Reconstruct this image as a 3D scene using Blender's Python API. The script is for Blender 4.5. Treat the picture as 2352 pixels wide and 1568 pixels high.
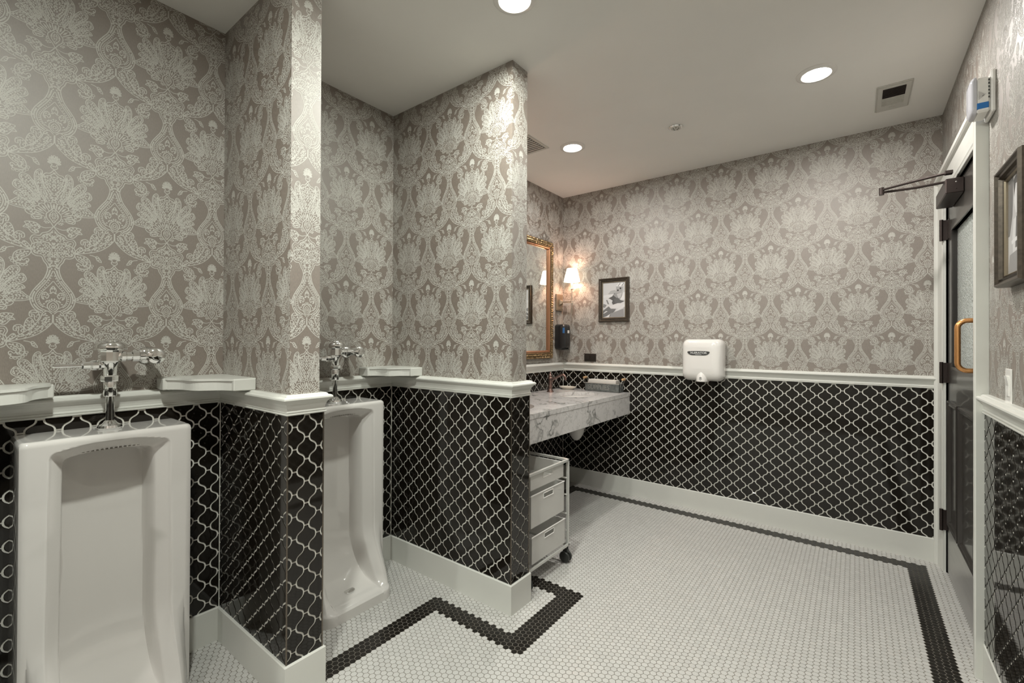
import bpy, math, random
import numpy as np
from mathutils import Vector, Matrix
random.seed(7); rng = np.random.default_rng(7)
for o in list(bpy.data.objects): bpy.data.objects.remove(o, do_unlink=True)
sc = bpy.context.scene
C = sc.collection
PI = math.pi

# ------------------------------------------------------------------ room sizes (metres)
H = 2.702            # ceiling
XR = 2.650           # right (door) wall
YF = 3.7775          # far wall
XV = 0.020           # vanity wall plane
P1, P2, LP = 0.824, 0.941, 0.603     # urinal pilaster
D1, D2, LD = 1.765, 1.892, 0.913     # partition
YB = -2.40           # back wall
RAIL0, RAIL1 = 1.048, 1.124
BASE_H = 0.145

# ------------------------------------------------------------------ camera
IMG_W, IMG_H = 2352.0, 1568.0
FPX, PCX, PCY = 1037.09, 1153.85, 778.02
YAW, PITCH, ROLL = 0.6641, 0.00457, 0.00437
CAM = Vector((2.2385, 0.0, 1.325))
_c, _s = math.cos(YAW), math.sin(YAW)
_r = Vector((_c, _s, 0)); _f = Vector((-_s, _c, 0)); _u = Vector((0, 0, 1))
_f2 = _f * math.cos(PITCH) + _u * math.sin(PITCH)
_u2 = -_f * math.sin(PITCH) + _u * math.cos(PITCH)
_rr = _r * math.cos(ROLL) + _u2 * math.sin(ROLL)
_uu = -_r * math.sin(ROLL) + _u2 * math.cos(ROLL)
cam_d = bpy.data.cameras.new('camera'); cam = bpy.data.objects.new('camera', cam_d); C.objects.link(cam)
cam_d.sensor_width = 36.0; cam_d.lens = FPX / IMG_W * 36.0
cam_d.shift_x = (IMG_W / 2 - PCX) / IMG_W; cam_d.shift_y = (PCY - IMG_H / 2) / IMG_W
cam_d.clip_start = 0.02
mw = Matrix.Identity(4)
for i in range(3):
    mw[i][0] = _rr[i]; mw[i][1] = _uu[i]; mw[i][2] = -_f2[i]; mw[i][3] = CAM[i]
cam.matrix_world = mw
sc.camera = cam
def cam_px(P):
    d = Vector(P) - CAM; w = d.dot(_f2)
    if w < .05: return (-9999, -9999, 1)
    return (PCX + FPX * d.dot(_rr) / w, PCY - FPX * d.dot(_uu) / w, w)

# ------------------------------------------------------------------ world, lights, exposure
world = bpy.data.worlds.new('world'); sc.world = world; world.use_nodes = True
world.node_tree.nodes['Background'].inputs[0].default_value = (.92, .95, .9, 1)
world.node_tree.nodes['Background'].inputs[1].default_value = 2.2
sc.view_settings.view_transform = 'Standard'; sc.view_settings.look = 'None'
sc.view_settings.gamma = 1.0; sc.view_settings.use_curve_mapping = False
sc.view_settings.exposure = 0.5
sc.cycles.max_bounces = 8; sc.cycles.diffuse_bounces = 4; sc.cycles.glossy_bounces = 4; sc.cycles.transmission_bounces = 5
sc.cycles.use_adaptive_sampling = True; sc.cycles.adaptive_threshold = .05; sc.cycles.adaptive_min_samples = 16
sc.cycles.transparent_max_bounces = 12
sc.cycles.sample_clamp_indirect = 6.0
sc.cycles.use_denoising = True
sc.cycles.caustics_reflective = False; sc.cycles.caustics_refractive = False

COOL, WARM = (.965, 1.0, .915), (1.0, .96, .905)     # compact fluorescents over the urinals, warmer lamps beyond
DOWNLIGHTS = [(.654, 2.823, 12, WARM), (2.078, 2.806, 13, WARM), (1.155, 1.455, 16, COOL), (1.42, .14, 26, COOL), (.75, -1.55, 19, COOL), (2.0, -1.55, 17, WARM)]  # last two are added, unseen: they wash the back wall to brighten the room
SCONCE_COL = (1.0, .66, .52)
SCONCE_W = 2.4
DOME_EMIT = 14.0

# ------------------------------------------------------------------ materials
MATS = {}
def sock(n, name): return n.inputs[name]
def mat(name, col, rough=.5, metal=0., spec=.5, ior=1.5, emit=None, estr=0., coat=0., alpha=1., trans=0.):
    m = bpy.data.materials.new(name); m.use_nodes = True
    b = m.node_tree.nodes['Principled BSDF']
    b.inputs['Base Color'].default_value = (*col, 1); b.inputs['Roughness'].default_value = rough
    b.inputs['Metallic'].default_value = metal; b.inputs['IOR'].default_value = ior
    b.inputs['Specular IOR Level'].default_value = spec
    b.inputs['Coat Weight'].default_value = coat; b.inputs['Alpha'].default_value = alpha
    b.inputs['Transmission Weight'].default_value = trans
    if emit: b.inputs['Emission Color'].default_value = (*emit, 1); b.inputs['Emission Strength'].default_value = estr
    MATS[name] = m; return m
def nt(m): return m.node_tree.nodes, m.node_tree.links, m.node_tree.nodes['Principled BSDF']
def add(N, t, **kw):
    n = N.new(t)
    for k, v in kw.items(): setattr(n, k, v)
    return n
def noise_vary(m, scale, amt, detail=4, stretch=(1, 1, 1), bump=0., bdist=.001, rough_amt=0.):
    """multiply the base colour by a soft object-space noise; optional bump"""
    N, L, b = nt(m)
    tc = add(N, 'ShaderNodeTexCoord'); mp = add(N, 'ShaderNodeMapping')
    mp.inputs['Scale'].default_value = stretch
    L.new(tc.outputs['Object'], mp.inputs['Vector'])
    nz = add(N, 'ShaderNodeTexNoise'); nz.inputs['Scale'].default_value = scale; nz.inputs['Detail'].default_value = detail
    L.new(mp.outputs['Vector'], nz.inputs['Vector'])
    mr = add(N, 'ShaderNodeMapRange'); mr.inputs['From Min'].default_value = .25; mr.inputs['From Max'].default_value = .75
    mr.inputs['To Min'].default_value = 1 - amt; mr.inputs['To Max'].default_value = 1 + amt
    L.new(nz.outputs['Fac'], mr.inputs['Value'])
    mx = add(N, 'ShaderNodeMix', data_type='RGBA', blend_type='MULTIPLY'); mx.inputs['Factor'].default_value = 1
    mx.inputs['A'].default_value = b.inputs['Base Color'].default_value
    L.new(mr.outputs['Result'], mx.inputs['B']); L.new(mx.outputs['Result'], b.inputs['Base Color'])
    if bump:
        bp = add(N, 'ShaderNodeBump'); bp.inputs['Strength'].default_value = bump; bp.inputs['Distance'].default_value = bdist
        L.new(nz.outputs['Fac'], bp.inputs['Height']); L.new(bp.outputs['Normal'], b.inputs['Normal'])
    return m
def island_vary(m, amt):
    N, L, b = nt(m)
    g = add(N, 'ShaderNodeNewGeometry')
    mr = add(N, 'ShaderNodeMapRange'); mr.inputs['To Min'].default_value = 1 - amt; mr.inputs['To Max'].default_value = 1 + amt
    L.new(g.outputs['Random Per Island'], mr.inputs['Value'])
    mx = add(N, 'ShaderNodeMix', data_type='RGBA', blend_type='MULTIPLY'); mx.inputs['Factor'].default_value = 1
    mx.inputs['A'].default_value = b.inputs['Base Color'].default_value
    L.new(mr.outputs['Result'], mx.inputs['B']); L.new(mx.outputs['Result'], b.inputs['Base Color'])
    return m

M_ceil = noise_vary(mat('ceiling_paint', (.84, .83, .80), .8), 3, .02)
M_paper = noise_vary(mat('wallpaper_ground', (.182, .147, .119), .5, coat=1.), 420, .16, 3, (1, 1, .25), .25, .0004)
M_paper.node_tree.nodes['Principled BSDF'].inputs['Coat IOR'].default_value = 1.9
M_paper.node_tree.nodes['Principled BSDF'].inputs['Coat Roughness'].default_value = .60
M_print = noise_vary(mat('wallpaper_ink', (.53, .515, .475), .5, spec=.35), 500, .10, 2, (1, 1, .5), .2, .0003)
M_plain = mat('plain_wall', (.78, .77, .74), .7)
M_trim = noise_vary(mat('trim_paint', (.66, .66, .62), .32, coat=.15), 6, .02)
M_tile = noise_vary(mat('black_glaze', (.010, .008, .006), .05, ior=1.5, spec=.42), 9, .25, 2, (1, 1, 1), .10, .0022)
M_grout = noise_vary(mat('wall_grout', (.78, .76, .70), .8), 60, .08, 3, (1, 1, 1), .3, .001)
M_fgrout = mat('floor_grout', (.185, .17, .145), .85)
M_hexw = island_vary(mat('white_hex', (.53, .52, .50), .30), .05)
M_hexb = island_vary(mat('black_hex', (.012, .010, .008), .28, spec=.35), .3)
M_edge = mat('dark_edge', (.16, .135, .11), .25, metal=.8)
M_porc = mat('porcelain', (.69, .665, .64), .08, coat=.6, ior=1.5)
M_chrome = mat('chrome', (.88, .88, .87), .07, metal=1.)
M_marble = mat('marble', (.72, .70, .69), .16, coat=.3)
M_marblef = M_marble
M_bronze = noise_vary(mat('antique_copper', (.23, .155, .135), .28, metal=.9), 60, .2)
M_gold = noise_vary(mat('gold_leaf', (.27, .185, .095), .36, metal=.85), 90, .35, 4, (1, 1, 1), .5, .003)
M_goldd = mat('gold_dark', (.11, .07, .03), .5, metal=.5)
M_goldi = mat('gold_inner', (.40, .20, .11), .3, metal=.7)
M_mirror = mat('mirror_silver', (.88, .90, .87), .01, metal=1.)
M_nickel = mat('brushed_nickel', (.80, .72, .63), .32, metal=1.)
M_bplate = noise_vary(mat('brass_plate', (.36, .29, .21), .38, metal=.8), 30, .15)
M_blackp = mat('black_plastic', (.022, .021, .021), .22)
M_blue = mat('blue_window', (.05, .16, .38), .2)
M_white = mat('white_plastic', (.80, .785, .755), .22, coat=.3)
M_dryer = mat('white_enamel', (.80, .775, .745), .16, coat=.5)
M_dgrey = mat('dark_badge', (.09, .09, .09), .3, metal=.6)
M_letter = mat('silver_letter', (.75, .75, .74), .35, metal=.3)
M_ink = mat('black_ink', (.02, .02, .02), .6)
M_frame = noise_vary(mat('frame_bronze', (.075, .060, .046), .32, metal=.55), 80, .3)
M_framel = mat('frame_lip', (.30, .25, .18), .35, metal=.7)
GREY = {}
def grey(v):
    k = round(v, 2)
    if k not in GREY: GREY[k] = mat('photo_grey_%02d' % int(k * 100), (k, k * .985, k * .99), .35)
    return GREY[k]
M_door = mat('door_paint', (.032, .028, .025), .30, coat=.2)
M_kick = noise_vary(mat('kick_plate', (.42, .41, .40), .30, metal=.75), 40, .06, 3, (1, .05, 1))
M_hinge = mat('hinge_bronze', (.05, .038, .035), .35, metal=.7)
M_copper = mat('copper_pull', (.62, .31, .12), .26, metal=.75)
M_galv = noise_vary(mat('galvanised', (.20, .215, .21), .38, metal=.7), 45, .35, 3, (1, 1, 1), .2, .001)
M_galvl = mat('galvanised_letter', (.34, .34, .32), .4, metal=.6)
M_paperw = noise_vary(mat('paper_towel', (.74, .70, .65), .8), 90, .06, 2, (.02, 1, 8))
M_wood = noise_vary(mat('turned_wood', (.52, .33, .17), .5), 60, .2, 3, (4, 1, 1))
M_wire = mat('steel_wire', (.55, .55, .53), .3, metal=1.)
M_dish = mat('cream_dish', (.70, .64, .55), .15, coat=.4)
M_cart = mat('cart_steel', (.60, .60, .57), .3, metal=.35)
M_outlet = mat('bronze_outlet', (.03, .024, .02), .3, metal=.3)
M_ventd = mat('vent_dark', (.05, .046, .04), .6)
M_ventw = mat('vent_white', (.58, .57, .53), .5)
M_lens = mat('strobe_lens', (.80, .80, .86), .05, trans=.35, ior=1.45)
M_refl = mat('strobe_reflector', (.8, .8, .8), .1, metal=1.)
M_blueband = mat('blue_band', (.02, .16, .46), .35)
M_rubber = mat('caster_rubber', (.025, .027, .024), .45)
M_bulb = mat('lamp_dome', (1, 1, 1), .4, emit=(1, .985, .94), estr=DOME_EMIT)
M_shade = mat('fabric_shade', (.92, .82, .70), .8, emit=(1, .82, .62), estr=2.6)
M_candle = mat('candle_sleeve', (.85, .60, .40), .5, emit=(1, .55, .3), estr=.25)
# frosted pebble glass
M_glass = mat('pebble_glass', (.80, .84, .79), .22, trans=.55, ior=1.45)
N, L, b = nt(M_glass)
vo = add(N, 'ShaderNodeTexVoronoi'); vo.inputs['Scale'].default_value = 95
tcn = add(N, 'ShaderNodeTexCoord'); L.new(tcn.outputs['Object'], vo.inputs['Vector'])
bp = add(N, 'ShaderNodeBump'); bp.inputs['Strength'].default_value = .9; bp.inputs['Distance'].default_value = .006
L.new(vo.outputs['Distance'], bp.inputs['Height']); L.new(bp.outputs['Normal'], b.inputs['Normal'])
# marble veins
N, L, b = nt(M_marble)
tcn = add(N, 'ShaderNodeTexCoord')
mp = add(N, 'ShaderNodeMapping'); mp.inputs['Rotation'].default_value = (.5, .6, .8)
L.new(tcn.outputs['Object'], mp.inputs['Vector'])
def vein(scale, dist, width, seed):
    nz0 = add(N, 'ShaderNodeTexNoise'); nz0.inputs['Scale'].default_value = scale * 1.3; nz0.inputs['Detail'].default_value = 6
    ad = add(N, 'ShaderNodeVectorMath', operation='ADD'); ad.inputs[1].default_value = (seed, seed * .7, -seed)
    L.new(mp.outputs['Vector'], ad.inputs[0]); L.new(ad.outputs[0], nz0.inputs['Vector'])
    mxv = add(N, 'ShaderNodeMix', data_type='VECTOR'); mxv.inputs['Factor'].default_value = dist
    L.new(ad.outputs[0], mxv.inputs[4]); L.new(nz0.outputs['Color'], mxv.inputs[5])
    vz = add(N, 'ShaderNodeTexVoronoi', feature='DISTANCE_TO_EDGE'); vz.inputs['Scale'].default_value = scale
    L.new(mxv.outputs[1], vz.inputs['Vector'])
    mr = add(N, 'ShaderNodeMapRange', interpolation_type='SMOOTHSTEP'); mr.inputs['From Min'].default_value = 0; mr.inputs['From Max'].default_value = width
    mr.inputs['To Min'].default_value = 1; mr.inputs['To Max'].default_value = 0
    L.new(vz.outputs['Distance'], mr.inputs['Value']); return mr.outputs['Result']
v1 = vein(4.6, .34, .060, 1.3); v2 = vein(10, .28, .045, 4.1)
cl = add(N, 'ShaderNodeTexNoise'); cl.inputs['Scale'].default_value = 6; cl.inputs['Detail'].default_value = 5
L.new(mp.outputs['Vector'], cl.inputs['Vector'])
cmr = add(N, 'ShaderNodeMapRange'); cmr.inputs['From Min'].default_value = .38; cmr.inputs['From Max'].default_value = .68
L.new(cl.outputs['Fac'], cmr.inputs['Value'])
m1 = add(N, 'ShaderNodeMath', operation='MULTIPLY'); L.new(v1, m1.inputs[0]); L.new(cmr.outputs[0], m1.inputs[1])
m2 = add(N, 'ShaderNodeMath', operation='MULTIPLY'); L.new(v2, m2.inputs[0]); m2.inputs[1].default_value = .42
mm = add(N, 'ShaderNodeMath', operation='MAXIMUM'); L.new(m1.outputs[0], mm.inputs[0]); L.new(m2.outputs[0], mm.inputs[1])
m3 = add(N, 'ShaderNodeMath', operation='MULTIPLY_ADD'); L.new(cmr.outputs[0], m3.inputs[0]); m3.inputs[1].default_value = .10; L.new(mm.outputs[0], m3.inputs[2])
mcx = add(N, 'ShaderNodeMix', data_type='RGBA'); L.new(m3.outputs[0], mcx.inputs['Factor'])
mcx.inputs['A'].default_value = (.74, .72, .71, 1); mcx.inputs['B'].default_value = (.22, .22, .21, 1)
L.new(mcx.outputs['Result'], b.inputs['Base Color'])
# fine wire mesh of the cart baskets: semi open
M_mesh = bpy.data.materials.new('basket_mesh'); M_mesh.use_nodes = True
N, L, b = nt(M_mesh); b.inputs['Base Color'].default_value = (.74, .73, .70, 1); b.inputs['Roughness'].default_value = .45
b.inputs['Alpha'].default_value = .66
M_meshb = bpy.data.materials.new('basket_mesh_open'); M_meshb.use_nodes = True
N, L, b = nt(M_meshb); b.inputs['Base Color'].default_value = (.66, .65, .60, 1); b.inputs['Roughness'].default_value = .45
b.inputs['Alpha'].default_value = .22

# ------------------------------------------------------------------ mesh helpers
def link(o, parent=None):
    C.objects.link(o)
    if parent is not None: o.parent = parent
    return o
def new_mesh(name, verts, faces, mats, smooth=False, fmat=None):
    me = bpy.data.meshes.new(name); me.from_pydata([tuple(v) for v in verts], [], faces)
    for m in (mats if isinstance(mats, (list, tuple)) else [mats]): me.materials.append(m)
    if fmat is not None: me.polygons.foreach_set('material_index', fmat)
    if smooth: me.polygons.foreach_set('use_smooth', [True] * len(me.polygons))
    me.update(); return me
def fast_mesh(name, V, T, mats, fmat=None):
    """numpy triangle mesh"""
    me = bpy.data.meshes.new(name); V = np.asarray(V, np.float32); T = np.asarray(T, np.int32)
    me.vertices.add(len(V)); me.vertices.foreach_set('co', V.ravel())
    me.loops.add(T.size); me.loops.foreach_set('vertex_index', T.ravel())
    me.polygons.add(len(T)); me.polygons.foreach_set('loop_start', np.arange(0, T.size, 3, dtype=np.int32))
    for m in (mats if isinstance(mats, (list, tuple)) else [mats]): me.materials.append(m)
    if fmat is not None: me.polygons.foreach_set('material_index', np.asarray(fmat, np.int32))
    me.polygons.foreach_set('use_smooth', np.zeros(len(T), bool))
    me.update(calc_edges=True); me.validate(); return me
class MB:
    def __init__(s): s.v = []; s.f = []; s.fm = []; s.mats = []; s.cur = 0; s.smooth = []
    def mat(s, m):
        if m not in s.mats: s.mats.append(m)
        s.cur = s.mats.index(m); return s
    def face(s, idx, sm=False): s.f.append(tuple(idx)); s.fm.append(s.cur); s.smooth.append(sm)
    def box(s, a, b, bev=0.):
        x0, y0, z0 = [min(p, q) for p, q in zip(a, b)]; x1, y1, z1 = [max(p, q) for p, q in zip(a, b)]
        if bev <= 0:
            n = len(s.v)
            s.v += [(x0, y0, z0), (x1, y0, z0), (x1, y1, z0), (x0, y1, z0), (x0, y0, z1), (x1, y0, z1), (x1, y1, z1), (x0, y1, z1)]
            for f in ((0, 3, 2, 1), (4, 5, 6, 7), (0, 1, 5, 4), (1, 2, 6, 5), (2, 3, 7, 6), (3, 0, 4, 7)): s.face([n + i for i in f])
        else:
            B = min(bev, (x1 - x0) / 2.01, (y1 - y0) / 2.01, (z1 - z0) / 2.01)
            rings = [(z0, B), (z0 + B, 0), (z1 - B, 0), (z1, B)]; n = len(s.v)
            for z, i in rings:
                j = B - i if i else B
                k = i
                s.v += [(x0 + B, y0 + k, z), (x1 - B, y0 + k, z), (x1 - k, y0 + B, z), (x1 - k, y1 - B, z), (x1 - B, y1 - k, z), (x0 + B, y1 - k, z), (x0 + k, y1 - B, z), (x0 + k, y0 + B, z)]
            for r in range(3):
                for i in range(8): s.face([n + r * 8 + i, n + r * 8 + (i + 1) % 8, n + (r + 1) * 8 + (i + 1) % 8, n + (r + 1) * 8 + i])
            s.face([n + i for i in range(7, -1, -1)]); s.face([n + 24 + i for i in range(8)])
        return s
    def frame(s, p, d):
        d = Vector(d).normalized(); a = Vector((0, 0, 1)) if abs(d.z) < .9 else Vector((1, 0, 0))
        x = a.cross(d).normalized(); y = d.cross(x); return x, y
    def lathe(s, p, d, prof, n=24, smooth=True, cap=True, rot=0.):
        """profile [(r, h)] revolved about axis d through p"""
        p = Vector(p); d = Vector(d).normalized(); x, y = s.frame(p, d); b0 = len(s.v)
        for r, h in prof:
            for i in range(n):
                a = 2 * PI * i / n + rot; s.v.append(tuple(p + d * h + (x * math.cos(a) + y * math.sin(a)) * r))
        for k in range(len(prof) - 1):
            for i in range(n): s.face([b0 + k * n + i, b0 + k * n + (i + 1) % n, b0 + (k + 1) * n + (i + 1) % n, b0 + (k + 1) * n + i], smooth)
        if cap:
            if prof[0][0] > 1e-6: s.face([b0 + i for i in range(n - 1, -1, -1)])
            if prof[-1][0] > 1e-6: s.face([b0 + (len(prof) - 1) * n + i for i in range(n)])
        return s
    def cyl(s, a, b, r, n=20, smooth=True, r2=None):
        a = Vector(a); b = Vector(b); return s.lathe(a, b - a, [(r, 0), (r if r2 is None else r2, (b - a).length)], n, smooth)
    def tube(s, pts, r, n=10, closed=False, smooth=True):
        pts = [Vector(p) for p in pts]; m = len(pts); b0 = len(s.v); px = None
        for i in range(m):
            t = (pts[(i + 1) % m] - pts[i - 1]) if (closed or 0 < i < m - 1) else (pts[1] - pts[0] if i == 0 else pts[-1] - pts[-2])
            t.normalize()
            if px is None: px, _ = s.frame(pts[i], t)
            px = (px - t * px.dot(t)).normalized(); py = t.cross(px)
            rr = r[i] if isinstance(r, (list, tuple)) else r
            for k in range(n):
                a = 2 * PI * k / n; s.v.append(tuple(pts[i] + (px * math.cos(a) + py * math.sin(a)) * rr))
        for i in range(m if closed else m - 1):
            for k in range(n):
                j = (i + 1) % m; s.face([b0 + i * n + k, b0 + i * n + (k + 1) % n, b0 + j * n + (k + 1) % n, b0 + j * n + k], smooth)
        if not closed: s.face([b0 + k for k in range(n - 1, -1, -1)]); s.face([b0 + (m - 1) * n + k for k in range(n)])
        return s
    def prism(s, poly, O, U, V, W, t0, t1, smooth=False):
        """poly [(u,v)] in plane O+uU+vV, extruded along W from t0 to t1"""
        O, U, V, W = map(Vector, (O, U, V, W)); n = len(poly); b0 = len(s.v)
        for t in (t0, t1):
            for u, v in poly: s.v.append(tuple(O + U * u + V * v + W * t))
        for i in range(n): s.face([b0 + i, b0 + (i + 1) % n, b0 + n + (i + 1) % n, b0 + n + i], smooth)
        s.face([b0 + i for i in range(n - 1, -1, -1)]); s.face([b0 + n + i for i in range(n)]); return s
    def loft(s, rings, closed=True, cap=True, smooth=True):
        b0 = len(s.v); n = len(rings[0])
        for r in rings: s.v += [tuple(p) for p in r]
        for k in range(len(rings) - 1):
            for i in range(n if closed else n - 1):
                s.face([b0 + k * n + i, b0 + k * n + (i + 1) % n, b0 + (k + 1) * n + (i + 1) % n, b0 + (k + 1) * n + i], smooth)
        if cap:
            s.face([b0 + i for i in range(n - 1, -1, -1)], False); s.face([b0 + (len(rings) - 1) * n + i for i in range(n)], False)
        return s
    def sweep(s, path, prof, closed=False, smooth=False, up=(0, 0, 1), side=1):
        """profile [(d, h)]: d to the right-hand side of the (planar) path, h along up; mitred"""
        up = Vector(up); pts = [Vector(p) for p in path]; m = len(pts); n = len(prof); b0 = len(s.v)
        for i in range(m):
            def nrm(a, b): t = (b - a).normalized(); return t.cross(up) * side
            if closed or 0 < i < m - 1:
                n1 = nrm(pts[i - 1], pts[i]); n2 = nrm(pts[i], pts[(i + 1) % m]); q = n1 + n2; q = q / max(.05, q.dot(n1))
            elif i == 0: q = nrm(pts[0], pts[1])
            else: q = nrm(pts[-2], pts[-1])
            for d, h in prof: s.v.append(tuple(pts[i] + q * d + up * h))
        for i in range(m if closed else m - 1):
            j = (i + 1) % m
            for k in range(n): s.face([b0 + i * n + k, b0 + i * n + (k + 1) % n, b0 + j * n + (k + 1) % n, b0 + j * n + k], smooth)
        if not closed: s.face([b0 + k for k in range(n - 1, -1, -1)]); s.face([b0 + (m - 1) * n + k for k in range(n)])
        return s
    def mesh(s, name, m=None):
        me = bpy.data.meshes.new(name); me.from_pydata(s.v, [], s.f)
        for q in (s.mats if s.mats else [m]): me.materials.append(q)
        if s.mats: me.polygons.foreach_set('material_index', s.fm)
        me.polygons.foreach_set('use_smooth', s.smooth)
        import bmesh
        bm = bmesh.new(); bm.from_mesh(me); bmesh.ops.recalc_face_normals(bm, faces=bm.faces)
        for e in bm.edges:
            if len(e.link_faces) == 2 and e.calc_face_angle(0) > .62: e.smooth = False
        bm.to_mesh(me); bm.free()
        me.update(); return me
    def build(s, name, m=None, parent=None, loc=None):
        o = bpy.data.objects.new(name, s.mesh(name, m)); link(o, parent)
        if loc is not None: o.location = loc
        return o
def tag(o, label=None, cat=None, group=None, kind=None):
    if label: o['label'] = label
    if cat: o['category'] = cat
    if group: o['group'] = group
    if kind: o['kind'] = kind
    return o
def thing(name, label, cat, loc=(0, 0, 0), rz=0., group=None):
    o = bpy.data.objects.new(name, None); C.objects.link(o); o.location = loc; o.rotation_euler = (0, 0, rz)
    o.empty_display_size = .05
    return tag(o, label, cat, group)
def struct(o, label=None): return tag(o, label, kind='structure')
def copy_tree(o, parent=None):
    c = o.copy(); C.objects.link(c); c.parent = parent
    for ch in [x for x in bpy.data.objects if x.parent == o]: copy_tree(ch, c)
    return c
def text_mesh(txt, size, O, U, V, W, depth, m, name, parent, width=None, shear=0., bold=0.):
    cu = bpy.data.curves.new(name, 'FONT'); cu.body = txt; cu.size = size; cu.align_x = 'CENTER'; cu.align_y = 'CENTER'
    cu.extrude = depth / 2; cu.resolution_u = 3; cu.shear = shear; cu.offset = bold
    t = bpy.data.objects.new('tmp_text', cu); C.objects.link(t)
    dg = bpy.context.evaluated_depsgraph_get(); dg.update()
    me = bpy.data.meshes.new_from_object(t.evaluated_get(dg)); bpy.data.objects.remove(t); bpy.data.curves.remove(cu)
    xs = [v.co.x for v in me.vertices]; k = (width / (max(xs) - min(xs))) if width else 1
    O, U, V, W = map(Vector, (O, U, V, W))
    for v in me.vertices: v.co = O + U * v.co.x * k + V * v.co.y + W * (v.co.z + depth / 2)
    me.materials.clear(); me.materials.append(m)
    o = bpy.data.objects.new(name, me); return link(o, parent)
def smooth01(t): t = max(0., min(1., t)); return t * t * (3 - 2 * t)
def catmull(pts, k=6, closed=False):
    out = []; m = len(pts)
    for i in range(m if closed else m - 1):
        g = lambda j: np.array(pts[j % m] if closed else pts[max(0, min(m - 1, j))], float)
        p0, p1, p2, p3 = g(i - 1), g(i), g(i + 1), g(i + 2)
        for j in range(k):
            t = j / k; out.append(.5 * (2 * p1 + (p2 - p0) * t + (2 * p0 - 5 * p1 + 4 * p2 - p3) * t * t + (3 * p1 - p0 - 3 * p2 + p3) * t ** 3))
    if not closed: out.append(np.array(pts[-1], float))
    return out

# ------------------------------------------------------------------ damask wallpaper print (one repeat, in units of the repeat height)
REP, COLP = 0.6357, 0.1666
XS = .746                                        # horizontal proportion of the repeat
class Ink:
    def __init__(s): s.V = []; s.T = []; s.Lay = []; s.n = 0
    def lay(s, k): s.n = (s.n + 1) % 13; s.Lay += [s.n] * k
    def poly(s, p):
        b = len(s.V); s.V += [tuple(q) for q in p]; s.lay(len(p))
        for i in range(1, len(p) - 1): s.T.append((b, b + i, b + i + 1))
    def stroke(s, p, w, taper=False, closed=False):
        p = np.asarray(p, float) * np.array((XS, 1)); n = len(p)
        if closed: t = np.roll(p, -1, 0) - np.roll(p, 1, 0)
        else: t = np.gradient(p, axis=0)
        t /= np.maximum(1e-9, np.linalg.norm(t, axis=1))[:, None]
        q = np.stack([-t[:, 1], t[:, 0]], 1)
        ww = np.full(n, w)
        if taper: ww = w * (.25 + .75 * np.sin(np.linspace(.15, PI - .15, n)))
        b = len(s.V); s.lay(2 * n)
        for i in range(n): s.V.append(tuple(p[i] + q[i] * ww[i] / 2)); s.V.append(tuple(p[i] - q[i] * ww[i] / 2))
        for i in range(n if closed else n - 1):
            a = b + 2 * i; c = b + 2 * ((i + 1) % n); s.T += [(a, a + 1, c), (a + 1, c + 1, c)]
    def curve(s, pts, w, k=4, closed=False, taper=False):
        c = catmull(pts, k, closed); s.stroke(c, w, taper, closed); return c
    def dab(s, x, y, a, l, w, bend=0.):
        c, n = math.cos(a), math.sin(a)
        loc = [(-l / 2, 0), (-l * .1, w / 2 + bend), (l / 2, bend * .6), (-l * .05, -w / 2 + bend)]
        s.poly([(x * XS + c * u - n * v, y + n * u + c * v) for u, v in loc])
    def curl(s, x, y, r, a0, turn, w):
        pts = []
        for i in range(6):
            t = i / 5; rr = r * (1 - .62 * t); a = a0 + turn * t * 4.4; pts.append((x + rr * math.cos(a) / XS, y + rr * math.sin(a)))
        s.stroke(pts, w, True)
    def ring(s, x, y, r, w, n=9):
        if abs(x) < 1e-6: s.stroke([(r * math.sin(PI * i / 5) / XS, y + r * math.cos(PI * i / 5)) for i in range(6)], w); return
        s.stroke([(x + r * math.cos(2 * PI * i / n) / XS, y + r * math.sin(2 * PI * i / n)) for i in range(n)], w, closed=True)
def inside(poly, x, y):
    c = False; n = len(poly); j = n - 1
    for i in range(n):
        xi, yi = poly[i]; xj, yj = poly[j]
        if (yi > y) != (yj > y) and x < (xj - xi) * (y - yi) / (yj - yi) + xi: c = not c
        j = i
    return c
def inset(poly, d):
    p = np.asarray(poly, float); c = p.mean(0)
    t = np.roll(p, -1, 0) - np.roll(p, 1, 0); t /= np.maximum(1e-9, np.linalg.norm(t, axis=1))[:, None]
    q = np.stack([-t[:, 1], t[:, 0]], 1)
    area = .5 * np.sum(p[:, 0] * np.roll(p[:, 1], -1) - np.roll(p[:, 0], -1) * p[:, 1])
    return p + q * d * (1 if area > 0 else -1)
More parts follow.
